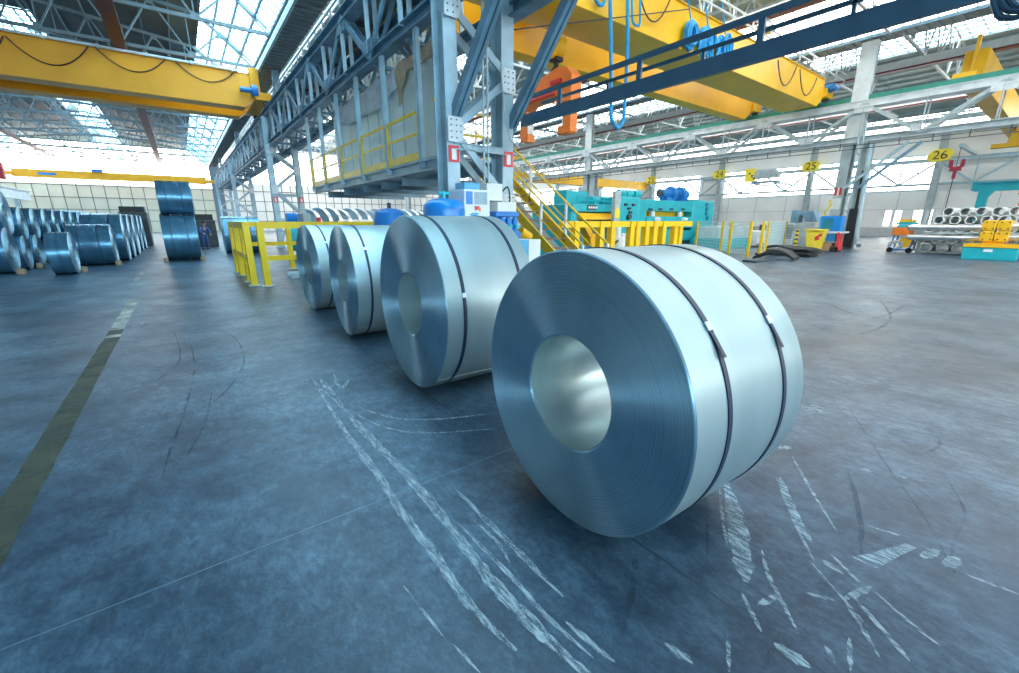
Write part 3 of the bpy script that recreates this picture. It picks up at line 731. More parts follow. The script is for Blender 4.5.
# middle bay double crane
t = thing('bridge_crane', 'bright yellow double-girder bridge crane overhead in the middle bay', 'crane', (21, 14, 9.1), 'yellow bridge cranes')
for y, d, zb, zt in ((12.5, 2.1, 9.15, 10.83), (17.1, .85, 9.15, 10.85)):
    b = MB().prism([(7.9, zb + .3), (8.4, zb), (35.0, zb), (35.75, zb + .55), (35.75, zt), (7.9, zt)], 'Y', y, y + d)
    b.box(7.9, 35.75, y - .08, y + d + .05, zt, zt + .05)
    obj('girder', b, 'crane_yellow', t, bevel=.02)
for y in (12.6, 17.2):
    c_ = MB().box(35.75, 36.95, y - .3, y + 1.6, 9.82, 10.35).prism([(35.75, 10.35), (36.95, 10.0), (37.6, 10.1), (37.0, 10.5), (35.75, 10.75)], 'Y', y + .1, y + .7)
    ec = obj('end_carriage', c_, 'crane_yellow', t, bevel=.02)
    obj('wheel', MB().cyl((36.45, y, 9.8), (36.75, y, 9.8), .19, 16).cyl((36.45, y + 1.3, 9.8), (36.75, y + 1.3, 9.8), .19, 16), 'dark_machine', ec)
obj('end_carriage', MB().box(6.9, 7.9, 12.3, 18.3, 8.85, 9.5), 'crane_yellow', t, bevel=.02)
obj('drive_motor', MB().cyl((36.1, 12.1, 10.35), (36.1, 12.5, 10.35), .28, 14).cyl((35.7, 12.0, 10.35), (36.5, 12.0, 10.35), .17, 12), 'motor_blue', t, label='blue drive motor')
m = MB()
for dz in (.25, .62): m.cyl((7.9, 12.2, 10.9 + dz), (38.2, 12.2, 10.9 + dz), .045, 8)
for k in range(15): m.box(8.5 + 2 * k, 8.55 + 2 * k, 12.17, 12.23, 10.85, 11.55).box(8.5 + 2 * k, 8.55 + 2 * k, 12.2, 12.5, 10.85, 10.9)
obj('cable_track', m, 'steel_white', t)
m = MB()
m.tube(arc(AY(778, 60, 12.3), AY(797, 66, 12.3), 1.15), .035, 6); m.tube(arc(AY(800, 69, 12.3), AY(817, 78, 12.3), 1.2), .035, 6)
m.tube(arc(AY(641, 0, 12.3), AY(670, 0, 12.3), .75), .03, 6)
obj('festoon_cable', m, 'cable_black', t)
m = MB()
for y in (14.75, 16.95): m.bar((7.9, y, 10.95), (35.7, y, 10.95), .1, .12)
obj('trolley_rail', m, 'steel_grey', t)
tr = MB().box(12.4, 15.0, 14.0, 17.9, 11.02, 11.2).box(12.8, 13.6, 14.6, 17.2, 11.2, 11.9).cyl((14.3, 14.8, 11.6), (14.3, 17.2, 11.6), .35, 18)
obj('trolley', tr, 'dark_machine', t)
# hook block on its ropes, the orange lifter it carries
hx, hy = 13.6, 14.78
t = thing('hook_block', 'yellow pulley block with black hook hanging from the middle bay crane', 'hook', (hx, hy, 8.4))
r = MB()
for dx, dy in ((-.25, .2), (.25, .2), (-.25, -.2), (.25, -.2)): r.cyl((hx + dx, hy + dy, 8.9), (hx + dx, hy + dy, 11.0), .02, 6)
obj('rope', r, 'steel_pale', t)
obj('pulley_block', MB().cyl((hx - .2, hy, 8.75), (hx + .2, hy, 8.75), .42, 24).box(hx - .26, hx + .26, hy - .12, hy + .12, 8.3, 9.1), 'crane_yellow', t)
obj('hook', MB().cyl((hx, hy, 7.95), (hx, hy, 8.35), .1, 10).tube([(hx, hy + .24 * math.sin(a), 7.78 + .24 * math.cos(a)) for a in [k * .35 for k in range(15)]], .07, 8).box(hx - .2, hx + .2, hy - .2, hy + .2, 8.2, 8.35), 'black', t)
t = thing('coil_lifter', 'orange C-shaped coil lifter hanging under the crane behind the blue beams', 'coil lifter', (13.5, 15.6, 5.4))
body = MB().prism([(13.45, 6.45), (13.45, 7.4), (13.75, 7.72), (14.25, 7.82), (15.4, 7.62), (16.5, 7.25), (16.85, 7.05), (16.85, 6.55), (16.4, 6.55), (16.1, 6.75), (14.4, 6.75), (14.3, 6.45)], 'X', 13.2, 13.8)
body.box(13.42, 13.46, 0, 0, 0, 0) if False else None
obj('spreader', body, 'orange', t, bevel=.03)
for y, s in ((13.75, 1), (16.58, -1)):
    lg = obj('leg', MB().box(13.3, 13.7, y - .22, y + .22, 5.35, 6.7).box(13.28, 13.72, y - .24 + s * .1, y + .24 + s * .28, 5.3, 5.62), 'orange', t, bevel=.02)
    obj('liner', MB().box(13.34, 13.66, y + s * .23, y + s * .31, 5.65, 6.4), 'white_paint', lg)
obj('latch_plate', MB().box(13.12, 13.2, 14.4, 16.2, 6.85, 7.1).box(13.1, 13.2, 14.0, 14.6, 7.2, 7.35), 'red', t, label='dark red latch plate')
obj('hook_eye', MB().tube([(13.6, 14.78 + .2 * math.sin(a), 7.72 + .22 * math.cos(a)) for a in [k * .4 for k in range(17)]], .06, 8), 'red', t)
# blue slings hung from the crane girder
def sling(label, pts, r, cat='sling'):
    o = obj('lifting_sling', MB().tube(pts, r, 8), 'sling_blue'); tag(o, label, cat, 'blue slings on the yellow crane'); return o
a, b, c, d = AY(610, -22, 12.2), AY(611, 112, 12.2), AY(624, 112, 12.2), AY(628, -22, 12.2)
m_ = AY(618, 128, 12.2)
def spl(P, n=10):
    out = []; P = [P[0]] + P + [P[-1]]
    for i in range(1, len(P) - 2):
        for k in range(n):
            u = k / n; p0, p1, p2, p3 = P[i - 1], P[i], P[i + 1], P[i + 2]
            out.append(.5 * ((2 * p1) + (p2 - p0) * u + (2 * p0 - 5 * p1 + 4 * p2 - p3) * u * u + (3 * p1 - p0 - 3 * p2 + p3) * u ** 3))
    return out + [P[-2]]
sling('long blue sling loop hanging down from the yellow crane past the blue beams', spl([a, AY(611, 60, 12.2), b, AY(613, 122, 12.2), m_, AY(623, 121, 12.2), c, AY(627, 60, 12.2), d]), .07)
sling('short blue sling loop on the crane girder beside the long sling', spl([AY(632, -20, 12.3), AY(632, 10, 12.3), AY(633, 22, 12.3), AY(637, 25.5, 12.3), AY(640, 21, 12.3), AY(640, -20, 12.3)]), .045)
sling('blue sling curve at the top edge above the orange lifter', spl([AY(594, -20, 12.3), AY(595, -2, 12.3), AY(600, 5, 12.3), AY(604, 2, 12.3), AY(606, -20, 12.3)]), .06)
def bundle(label, px, py, rx, rz, n, seed, fill):
    rnd = random.Random(seed); c = AY(px, py, 12.25); m = MB()
    for k in range(n):
        a, b = rx * rnd.uniform(.55, 1), rz * rnd.uniform(.65, 1); oy = rnd.uniform(-.14, .14); ox = rnd.uniform(-.08, .08) * (3 if fill else 1)
        m.tube([c + Vector((ox + a * math.cos(2 * PI * i / 18), oy, b * math.sin(2 * PI * i / 18))) for i in range(19)], .07, 6)
    if fill:
        for k in range(7): m.tube(spl([c + Vector((rnd.uniform(-.5, .5), rnd.uniform(-.1, .1), .3)), c + Vector((rnd.uniform(-.7, .7), 0, -.2)), c + Vector((rnd.uniform(-.8, .9), 0, -rz - rnd.uniform(0, .35)))], 5), .07, 6)
    m.tube(spl([c + Vector((-.1, 0, rz)), c + Vector((-.7, 0, rz + 1.2)), c + Vector((-.9, 0, rz + 1.9))], 6), .035, 6)
    tag(obj('cable_bundle', m, 'sling_blue'), label, 'cable', 'blue cable bundles on the yellow crane')
bundle('blue oval cable coil hung on the yellow crane girder', 690.5, 35, .34, .58, 12, 3, False)
bundle('tangled blue cable bundle on the yellow girder, right of the oval coil', 708, 40, .5, .5, 12, 4, True)
bundle('small blue cable bundle on the yellow girder, partly behind the blue handrail', 725, 47, .3, .5, 8, 5, True)
tag(obj('stay_wire', MB().tube([AY(511, 30, 12.2), AY(690, 9, 12.2)], .022, 6), 'cable_black'), 'thin dark wire stretched along the face of the yellow crane girder', 'wire')
# crane of the right bay
t = thing('bridge_crane', 'yellow crane of the right bay poking above the green rail at the right edge', 'crane', (50, 6, 9.6), 'yellow bridge cranes')
obj('girder', MB().prism([(38.6, 9.7), (67, 9.7), (67, 11.5), (38.9, 11.5)], 'Y', 5.5, 6.5), 'crane_yellow', t, bevel=.02)
obj('end_carriage', MB().box(36.9, 38.62, 5.5, 6.5, 9.68, 9.95).box(38.6, 38.95, 5.95, 6.1, 9.9, 12.2), 'crane_yellow', t)
t = thing('hook_block', 'yellow hook beam hanging below the right bay girder at the right edge', 'hook', (46, 5.2, 6.6))
p = AX(1004, 146, 46)
obj('rope', MB().cyl((46, p.y - .3, p.z + .9), (46, p.y - .3, 9.7), .03, 6).cyl((46, p.y - .7, p.z + .9), (46, p.y - .7, 9.7), .03, 6), 'cable_black', t)
obj('beam', MB().box(45.7, 46.3, p.y - 2.2, p.y + .6, p.z - .12, p.z + .15).prism([(p.y - .1, p.z + .15), (p.y - .3, p.z + 1.0), (p.y - 1.0, p.z + 1.0), (p.y - 1.2, p.z + .15)], 'X', 45.75, 46.25), 'crane_yellow', t)
p = AX(955, 171, 60)
t = thing('hook_block', 'dark red hook block hanging in front of the right wall beside number 26', 'hook', (60, 7, 6))
obj('arm', MB().box(59.7, 68.06, p.y - .15, p.y + .15, p.z + 2.1, p.z + 2.4), 'steel_pale', t)
obj('block', MB().box(59.8, 60.2, p.y - .4, p.y + .4, p.z, p.z + .4).prism([(p.y - .5, p.z + .3), (p.y - .25, p.z + .4), (p.y - .3, p.z + 1.0), (p.y - .55, p.z + 1.0)], 'X', 59.8, 60.2).prism([(p.y + .5, p.z + .3), (p.y + .25, p.z + .4), (p.y + .3, p.z + 1.0), (p.y + .55, p.z + 1.0)], 'X', 59.8, 60.2).box(59.9, 60.1, p.y - .12, p.y + .12, p.z - .7, p.z), 'hook_red', t)
obj('rope', MB().cyl((60, p.y, p.z + .4), (60, p.y, p.z + 2.2), .03, 6).cyl((60, p.y, 2.6), (60, p.y, p.z), .04, 6), 'cable_black', t)
p = AX(560, 183, 46)
t = thing('bridge_crane', 'distant yellow crane beam seen left of the teal presses', 'crane', (46, p.y, p.z), 'yellow bridge cranes')
obj('girder', MB().box(38, 67, p.y, p.y + 1, p.z - .1, p.z + 1.1), 'crane_yellow', t)
obj('end_carriage', MB().box(36.9, 38, p.y - .8, p.y + 1.8, 9.68, p.z + .4 if p.z > 9.5 else 10.1), 'crane_yellow', t)
# ================================================================== STEEL COILS
def coil_mesh(R, r, W, n=160, wob=0.0, seed=0):
    rnd = random.Random(seed); m = MB(); prof = []
    m.lathe([(r, .006), (r + .012, 0)], axis='X', n=n); m = MB()
    K = 9; face = [(r + .010 + (R - r - .018) * k / K, wob * rnd.uniform(-1, 1)) for k in range(K + 1)]
    vs, fs, mi = [], [], []
    ring = [(r, .010, 2)] + [(a, b, 0) for a, b in face] + [(R, .008, 0)] + [(R, W - .008, 1)] + [(a, W + b, 0) for a, b in reversed(face)] + [(r, W - .010, 0)]
    N = len(ring)
    for rr, h, _ in ring:
        for k in range(n):
            a = 2 * PI * k / n; vs.append((h, rr * math.cos(a), rr * math.sin(a)))
    for i in range(N):
        j = (i + 1) % N
        if i == N - 1: mm = 2
        elif ring[j][2] == 1: mm = 1
        else: mm = 0
        for k in range(n):
            fs.append((i * n + k, i * n + (k + 1) % n, j * n + (k + 1) % n, j * n + k)); mi.append(mm)
    m.v = vs; m.f = fs; m.m = mi
    # inner lap and outer tail of the strip
    for rad, t_, mm in ((r - .006, .006, 2), (R, .004, 1)):
        b = MB(); na = 40; a0 = 2.2 if mm == 2 else 4.0; vs = []
        for i in range(na + 1):
            a = a0 + 1.9 * i / na
            for h in (.012, W - .012):
                for q in (0, t_): vs.append((h, (rad + q) * math.cos(a), (rad + q) * math.sin(a)))
        f = []
        for i in range(na):
            o = i * 4; f += [(o, o + 4, o + 6, o + 2), (o + 1, o + 3, o + 7, o + 5), (o, o + 1, o + 5, o + 4), (o + 2, o + 6, o + 7, o + 3)]
        f += [(0, 2, 3, 1), (na * 4, na * 4 + 1, na * 4 + 3, na * 4 + 2)]
        m.add(vs, f, mm)
    return m
def strap_mesh(R, x, wd=.032, n=120):
    return MB().lathe([(R - .002, x - wd / 2), (R + .006, x - wd / 2), (R + .006, x + wd / 2), (R - .002, x + wd / 2)], axis='X', n=n, closed=True)
def coil(label, R, r, W, loc, phi, straps, skin='coil_skin', n=160, group='steel coils in the front row', seal_a=.9, wob=.0006, seed=1):
    t = thing('steel_coil', label, 'steel coil', loc, group); t.rotation_euler = (0, 0, phi)
    o = obj('wound_strip', coil_mesh(R, r, W, n, wob, seed), ['coil_face', skin, 'coil_bore'], None, smooth=30); o.parent = t
    for i, x in enumerate(straps):
        s = obj('strapping_band', strap_mesh(R, x, n=n), 'strap_steel'); s.parent = t
        if seal_a is not None:
            a = seal_a + .05 * i; b = MB().box(x - .021, x + .021, -.022, .022, R + .004, R + .012)
            b2 = MB().box(x - .013, x + .013, -.16, -.03, R + .006, R + .008)
            for bb in (b, b2): bb.v = [(p[0], -p[2] * math.sin(a) + p[1] * math.cos(a), p[2] * math.cos(a) + p[1] * math.sin(a)) for p in bb.v]
            q = obj('strap_seal', b, 'seal_steel'); q.parent = s
            q = obj('strap_tail', b2, 'strap_steel'); q.parent = s
    return t
# front row (face centre x, y, radius, bore, skew)
coil('largest-looking steel coil in front, its wide bore open to the left', .825, .343, 1.04, (1.647, 1.633, .826), -.042, (.265, .80), seal_a=.92, seed=3)
coil('second steel coil from the front, standing before the blue tank', .927, .339, 1.04, (1.852, 4.278, .928), -.038, (.19, .86), seal_a=1.35, seed=4)
coil('third steel coil from the front, one dark strap visible', .868, .336, 1.04, (1.923, 6.992, .869), -.049, (.21, .83), n=120, seed=5)
coil('rearmost steel coil of the front row, next to the yellow guard rail', .861, .347, 1.04, (1.977, 9.587, .862), .04, (.22, .84), n=120, seed=6)
# stored coils down the left bay: one built at unit size, copied
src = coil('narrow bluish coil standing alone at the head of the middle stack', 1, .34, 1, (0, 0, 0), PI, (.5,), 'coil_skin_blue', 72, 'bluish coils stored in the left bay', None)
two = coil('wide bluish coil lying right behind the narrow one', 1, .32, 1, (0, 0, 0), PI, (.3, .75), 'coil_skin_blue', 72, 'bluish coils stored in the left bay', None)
def put(base, label, xf, y, z, R, W, first=False):
    # xf = x of the face towards the aisle; the coil lies towards -x from there
    if first: base.location = (xf, y, z); base.scale = (W, R, R); base['label'] = label; return base
    return dup(base, (xf, y, z), label, scale=(W, R, R))
put(src, 'narrow bluish coil standing alone at the head of the middle stack', -3.15, 21.3, .72, .715, .56, True)
put(two, 'wide bluish coil lying behind the narrow one at the head of the middle stack', -2.40, 25.0, .84, .83, 1.3, True)
for k in range(10):
    y = 22.9 if k == 0 else 23.05 + 1.29 * k
    R_ = .79 if k == 0 else .63
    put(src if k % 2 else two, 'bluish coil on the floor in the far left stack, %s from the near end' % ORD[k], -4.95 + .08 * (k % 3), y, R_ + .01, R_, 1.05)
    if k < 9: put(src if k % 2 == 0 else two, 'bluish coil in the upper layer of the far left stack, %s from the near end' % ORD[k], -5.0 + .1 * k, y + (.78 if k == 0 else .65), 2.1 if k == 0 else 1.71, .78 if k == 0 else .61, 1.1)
for k in range(6):
    y = 27.2 + 2.16 * k
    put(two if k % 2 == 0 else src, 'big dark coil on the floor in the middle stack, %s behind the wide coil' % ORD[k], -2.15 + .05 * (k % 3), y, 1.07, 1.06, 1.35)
put(two, 'tall bluish coil, the lower one of the two stacked beside the aisle', .58, 25.9, 1.06, 1.05, 1.30)
put(two, 'bluish coil balanced on top of the tall coil beside the aisle', .62, 25.9, 2.11 + .74, .735, 1.26)
put(two, 'bluish coil behind the yellow guard rail at the aisle end', 3.65, 29.5, 1.03, 1.02, 1.8)
put(src, 'dull coil standing behind the worker in blue', 2.0, 41, .95, .93, 1.2)
def chock(label, p, first=None):
    if first: return dup(first, p, label)
    t = obj('timber_chock', MB().prism([(-.22, 0), (.22, 0), (.10, .17), (-.16, .2)], 'X', -.09, .09), 'timber', bevel=.01); t.location = p
    return tag(t, label, 'wooden chock', 'timber chocks under the stored coils')
c0 = chock('small wooden chock at right foot of the narrow coil', (-3.1, 21.95, 0))
for l, p in (('wooden chock at right foot of the wide middle coil', (-2.36, 24.55, 0)), ('wooden chock under the left end of the two-coil stack', (-.78, 25.05, 0)), ('wooden chock under the right end of the two-coil stack', (.6, 24.95, 0)),
             ('wooden chock at the foot of the nearest far left coil', (-4.75, 22.35, 0)), ('wooden chock between the second and third far left coils', (-4.75, 25.0, 0))): chock(l, p, c0)
# silver narrow coils standing in a row far behind the guard rail
sl = None
for k in range(14):
    lab = 'narrow silver coil in the far row behind the guard rail, %s from the left' % ORD[k]
    loc = (9.3 + .95 * k, 43 + .12 * k, 1.5 if k % 3 else 1.35)
    if sl is None:
        sl = coil(lab, 1.5, .5, .42, loc, 0, (), 'pipe_steel', 48, 'narrow silver coils far behind the guard rail', None)
        sl.rotation_euler = (0, 0, .5)
    else: dup(sl, loc, lab)
t = thing('hose_loop', 'dark blue hoses looping under the walkway beam at the top right corner', 'hose', (16, 0, 6))
for k, (x0_, x1_, yb_) in enumerate(((993, 1024, 18), (1000, 1030, 11), (1008, 1034, 6))):
    obj('hose', MB().tube(spl([AX(x0_, -30, 8.6), AX(x0_, -6, 8.6), AX(x0_ + 4, yb_ - 5, 8.6), AX((x0_ + x1_) / 2 - 3, yb_, 8.6), AX(x1_, yb_ - 5, 8.6), AX(x1_ + 6, -20, 8.6)]), .035, 8), 'walk_blue', t)
# ================================================================== AROUND THE NEAR COLUMN
t = thing('pressure_tank', 'blue domed pressure tank behind the second coil', 'tank', (4.63, 8.5, 0))
prof = [(.455, .25), (.455, 2.02)] + [(.455 * math.cos(a) ** .6, 2.02 + .25 * math.sin(a)) for a in [k * PI / 16 for k in range(1, 8)]] + [(.06, 2.27)]
obj('shell', MB().lathe([(.3, .12), (.455, .25)] + prof[1:], (4.63, 8.5, 0), 48), 'tank_blue', t)
obj('valve', MB().cyl((4.63, 8.5, 2.25), (4.63, 8.5, 2.42), .05, 12).cyl((4.5, 8.5, 2.38), (4.76, 8.5, 2.38), .03, 10), 'teal', t)
m = MB()
for k in range(3): a = k * 2.09; m.bar((4.63 + .36 * math.cos(a), 8.5 + .36 * math.sin(a), 0), (4.63 + .36 * math.cos(a), 8.5 + .36 * math.sin(a), .4), .08)
obj('leg', m, 'tank_blue', t)
t = thing('pressure_tank', 'low dark blue tank end left of the domed tank', 'tank', (3.95, 10.6, 0))
obj('shell', MB().lathe([(.3, .1), (.42, .25), (.42, 1.85), (.36, 2.02), (.2, 2.1), (.05, 2.12)], (4.35, 10.9, 0), 32), 'motor_blue', t)
obj('leg', MB().cyl((4.35, 10.9, 0), (4.35, 10.9, .12), .3, 20), 'motor_blue', t)
obj('valve', MB().cyl((4.35, 10.9, 2.1), (4.35, 10.9, 2.25), .05, 10), 'dark_machine', t)
t = thing('control_cabinet', 'white control cabinet with blue label beside the domed tank', 'cabinet', (5.35, 8.3, 0))
obj('body', MB().box(5.03, 5.70, 8.3, 8.95, .05, 2.47), 'cab_white', t, bevel=.012)
obj('plinth', MB().box(5.06, 5.67, 8.33, 8.92, 0, .05), 'dark_machine', t)
obj('label_plate', MB().box(5.07, 5.24, 8.292, 8.30, 2.16, 2.43), 'tank_blue', t)
m = MB().box(5.29, 5.63, 8.294, 8.30, 2.16, 2.42)
obj('vent', m, 'steel_grey', t, label='grey louvred vent')
m2 = MB()
for k in range(7): m2.box(5.30 + .047 * k, 5.33 + .047 * k, 8.286, 8.294, 2.17, 2.41)
obj('louvre', m2, 'steel_pale', t.children[-1])
obj('logo', MB().prism([(5.28, 2.12), (5.43, 2.12), (5.38, 2.06), (5.31, 2.02)], 'Y', 8.292, 8.30), 'red', t, label='red and orange mark')
obj('logo', MB().prism([(5.36, 2.06), (5.45, 2.10), (5.44, 2.0)], 'Y', 8.291, 8.30), 'orange', t)
obj('logo', MB().prism([(5.15, 1.94), (5.22, 1.98), (5.34, 1.985), (5.42, 1.96), (5.34, 1.92), (5.2, 1.91)], 'Y', 8.292, 8.30), 'cab_blue', t, label='blue fish-shaped mark')
obj('top_box', MB().box(5.1, 5.5, 8.4, 8.8, 2.47, 2.62), 'cab_blue', t)
t = thing('junction_box', 'plain white electrical box on right leg of the near twin column', 'box', (6.15, 8.7, 2.3))
obj('body', MB().box(5.86, 6.32, 8.65, 8.95, 2.27, 2.66), 'cab_white', t, bevel=.015)
obj('bracket', MB().bar((6.1, 8.95, 2.45), (6.9, 9.36, 2.45), .05), 'steel_grey', t)
obj('cable', MB().tube(spl([Vector((6.3, 8.75, 2.4)), Vector((6.5, 8.7, 2.6)), Vector((6.65, 8.8, 2.3)), Vector((6.5, 8.8, 2.05))]), .02, 6), 'cable_black', t)
t = thing('hydraulic_unit', 'bright blue hydraulic pump unit with four motors right of the white cabinet', 'pump', (6.25, 8.6, 0))
obj('frame', MB().box(5.9, 6.7, 8.4, 9.0, 0, 1.55).box(5.95, 6.65, 8.42, 8.98, 1.9, 2.02), 'motor_blue', t, bevel=.02)
for k in range(4):
    x = 6.0 + .19 * k
    mo = obj('motor', MB().cyl((x, 8.5, 1.55), (x, 8.5, 1.86), .075, 16).cyl((x, 8.5, 1.86), (x, 8.5, 1.9), .05, 12), 'tank_blue', t)
    obj('fan_cover', MB().cyl((x, 8.38, 1.68), (x, 8.43, 1.68), .05, 12), 'teal', mo)
obj('tank_top', MB().box(6.02, 6.58, 8.44, 8.9, 2.02, 2.24), 'cab_white', t, bevel=.01)
t = thing('control_cabinet', 'low light-blue cabinet with a white door at the foot of the yellow stairs', 'cabinet', (6.9, 7.4, 0))
p, q = AY(523, 240, 7.3), AY(536, 240, 7.3)
obj('body', MB().box(p.x - .25, q.x - .22, 7.3, 7.9, 0, p.z), 'cab_blue', t, bevel=.01)
obj('door', MB().box(q.x - .22, q.x + .12, 7.28, 7.9, 0.25, p.z), 'cab_white', t, bevel=.01)
obj('plinth', MB().box(q.x - .2, q.x + .1, 7.3, 7.9, 0, .25), 'dark_machine', t)
t = thing('drum_motor', 'small yellow and black motor behind the second coil, under the stairs', 'motor', (6.9, 8.9, 1.2))
obj('body', MB().cyl((6.75, 8.5, 1.55), (7.05, 8.5, 1.4), .12, 14), 'crane_yellow', t)
obj('stand', MB().box(6.75, 7.1, 8.4, 8.75, 0, 1.3), 'dark_machine', t)
# ================================================================== STAIRS
t = thing('stair', 'yellow steel stairs with tubular handrails climbing to the platform behind the coils', 'stairs', (8.1, 9, 0))
def sy(z): return 6.75 + 1.45 * z
for x in (7.54, 8.44):
    obj('stringer', MB().bar((x, sy(-.0), .02), (x, sy(3.42), 3.42), .06, .26), 'rail_yellow', t)
m = MB()
for k in range(14):
    z = .24 * (k + .6)
    if z < 3.4: obj('tread', MB().box(7.57, 8.41, sy(z) - .13, sy(z) + .16, z - .02, z + .02), 'tread', t)
obj('landing', MB().box(7.54, 8.5, sy(3.42), sy(3.42) + 1.2, 3.36, 3.42), 'tread', t)
for x in (7.54, 8.44):
    hr = obj('handrail', MB().tube([(x, sy(.25), .25 + 1.0), (x, sy(3.42), 4.42)], .028, 10).tube([(x, sy(.25), .25 + .55), (x, sy(3.42), 3.97)], .02, 8), 'rail_yellow', t)
    for z in (.25, 1.3, 2.35, 3.4): obj('post', MB().box(x - .03, x + .03, sy(z) - .03, sy(z) + .03, z - .05, z + 1.0), 'cab_white', t, label='white rail post')
obj('side_sheet', MB().prism([(sy(0) + .35, 0), (sy(3.2) + .35, 3.1), (sy(3.2) + .5, 3.1), (sy(0) + .5, 0)], 'X', 7.9, 8.35), 'steel_grey', t)
# ================================================================== GUARD RAILS
def rail_fence(name, label, posts, segs, H=1.78, pw=.17, loc=None, mids=(.78,)):
    t = thing(name, label, 'guard rail', loc or (posts[0][0], posts[0][1], 0), 'yellow guard rails')
    for x, y in posts:
        o = obj('post', MB().box(x - pw / 2, x + pw / 2, y - pw / 2, y + pw / 2, .02, H), 'guard_yellow', t, bevel=.01)
        obj('foot_plate', MB().box(x - .15, x + .15, y - .15, y + .15, 0, .02).disc_bolts([(x + a, y + b, .02) for a in (-.11, .11) for b in (-.11, .11)], (0, 0, 1), .015), 'steel_grey', o)
    for (a, b) in segs:
        m = MB().bar((*a, H - .09), (*b, H - .09), .11, .18)
        obj('top_rail', m, 'guard_yellow', t)
        for z in mids: obj('mid_rail', MB().bar((*a, z), (*b, z), .09, .14), 'guard_yellow', t)
    return t
rail_fence('guard_rail', 'yellow guard rail with four posts running back along the aisle beside the coils', [(1.44, 14.15), (1.45, 15.2), (1.44, 17.1), (1.42, 18.3)], [((1.44, 14.15), (1.42, 18.3))])
rail_fence('guard_rail', 'yellow guard rail turning behind the rearmost front-row coils', [(1.74, 13.85), (4.4, 13.85), (6.6, 13.85)], [((1.74, 13.85), (6.6, 13.85))])
rail_fence('guard_rail', 'yellow guard rail closing the back of the enclosure left of the coils', [(3.25, 18.4), (5.2, 18.4)], [((1.5, 18.4), (5.9, 18.4))], mids=(.98,))
Q = lambda px, Y=9.0: AY(px, 235, Y).x
rail_fence('guard_rail', 'long yellow guard rail in front of the first teal press, behind the largest coil', [(Q(x), 9.0) for x in (575, 600, 611)], [((Q(560), 9.0), (Q(632), 9.0))], H=1.8, pw=.2, mids=())
rail_fence('guard_rail', 'yellow guard rail with close double posts in front of the second teal press', [(Q(x), 9.0) for x in (630, 636, 645, 653, 662)], [((Q(629), 9.0), (Q(690), 9.0))], H=1.8, pw=.2, mids=(.75,))
rail_fence('guard_rail', 'yellow guard rail end frame just left of the wire mesh fence', [(Q(x), 9.35) for x in (664, 682, 687)], [((Q(664), 9.35), (Q(688), 9.35))], H=1.8, pw=.22, mids=(.72,))
t = thing('cable_tray', 'pale steel trough lying on the floor behind the rearmost coil', 'trough', (4.6, 15.5, 0))
obj('trough', MB().box(2.6, 7, 15.2, 15.8, 0, .06).box(2.6, 7, 15.15, 15.22, 0, .16).box(2.6, 7, 15.78, 15.85, 0, .16), 'steel_pale', t)
# machines inside the enclosure at the far left
t = thing('slitting_machine', 'grey slitting machine with teal disc behind the left guard rail', 'machine', (6.0, 27, 0))
obj('housing', MB().box(5.4, 7.6, 25.6, 27.4, 0, 1.7).box(5.3, 5.7, 25.4, 27.5, 1.2, 2.2), 'steel_grey', t, bevel=.03)
obj('disc', MB().cyl((4.6, 26, .95), (4.95, 26, .95), .72, 32), 'teal', t)
obj('arm', MB().box(4.95, 5.4, 25.8, 26.2, .7, 1.2), 'steel_blue', t)
obj('motor', MB().cyl((4.7, 26.6, 1.95), (5.2, 26.6, 1.95), .28, 16), 'tank_blue', t)
obj('guard_cover', MB().box(6.0, 6.2, 25.4, 25.6, 0, 2.0), 'red', t, label='slim reddish upright')
t = thing('slitting_machine', 'blue-grey roller machine under the platform, far behind the guard rail', 'machine', (10, 30, 0))
obj('housing', MB().box(8.6, 12.4, 29.6, 31.5, 0, 1.5), 'steel_blue', t, bevel=.04)
for k in range(4): obj('roller', MB().cyl((9.0 + k * .85, 29.3, 1.7), (9.0 + k * .85, 31.6, 1.7), .2, 20), 'pipe_steel', t)
obj('panel', MB().box(9.5, 10.4, 29.55, 29.6, .5, 1.2), 'cab_white', t)
# ================================================================== TEAL PRESSES
py = 15.5
t = thing('press', 'teal press with yellow ram and platform on top, behind the yellow stairs', 'press', (18, py, 0))
xa, xb = AY(571, 220, py).x, AY(636, 220, py).x
xm = AY(613, 220, py).x
zt = AY(600, 212, py).z; zz = AY(627, 197, py).z
obj('side_frame', MB().box(xa, xa + .55, py, py + 3, 0, zt).box(xa + .1, xa + .3, py - .05, py, .3, zt - .2), 'teal', t, bevel=.05)
obj('side_frame', MB().box(xm, xb, py - .2, py + 3, 0, zz), 'teal', t, bevel=.08)
for k, (dx, z) in enumerate(((.6, 2.6), (.9, 2.4), (1.25, 2.6), (1.0, 2.2), (.9, 1.9), (.8, 1.5))): obj('fitting', MB().box(xm + dx, xm + dx + .2, py - .32, py - .19, z, z + .12), 'dark_machine', t)
obj('dial', MB().cyl((xm + 1, py - .35, 2.02), (xm + 1, py - .19, 2.02), .15, 12), 'dark_machine', t)
obj('crown', MB().box(xa, xm, py - .1, py + 2.9, AY(600, 212, py).z, AY(600, 204.5, py).z), 'teal', t, bevel=.03)
zc = AY(600, 208, py).z
np_ = obj('name_plate', MB().box(AY(585.5, 208, py).x, AY(594.5, 208, py).x, py - .14, py - .1, zc - .12, zc + .14), 'dark_machine', t, label='dark name plate')
m = MB()
for k in range(5): m.box(AY(586.5, 208, py).x + .14 * k, AY(586.5, 208, py).x + .14 * k + .09, py - .15, py - .14, zc - .04, zc + .06)
obj('lettering', m, 'cab_white', np_)
za = AY(590, 213, py).z; zb = AY(590, 219.5, py).z
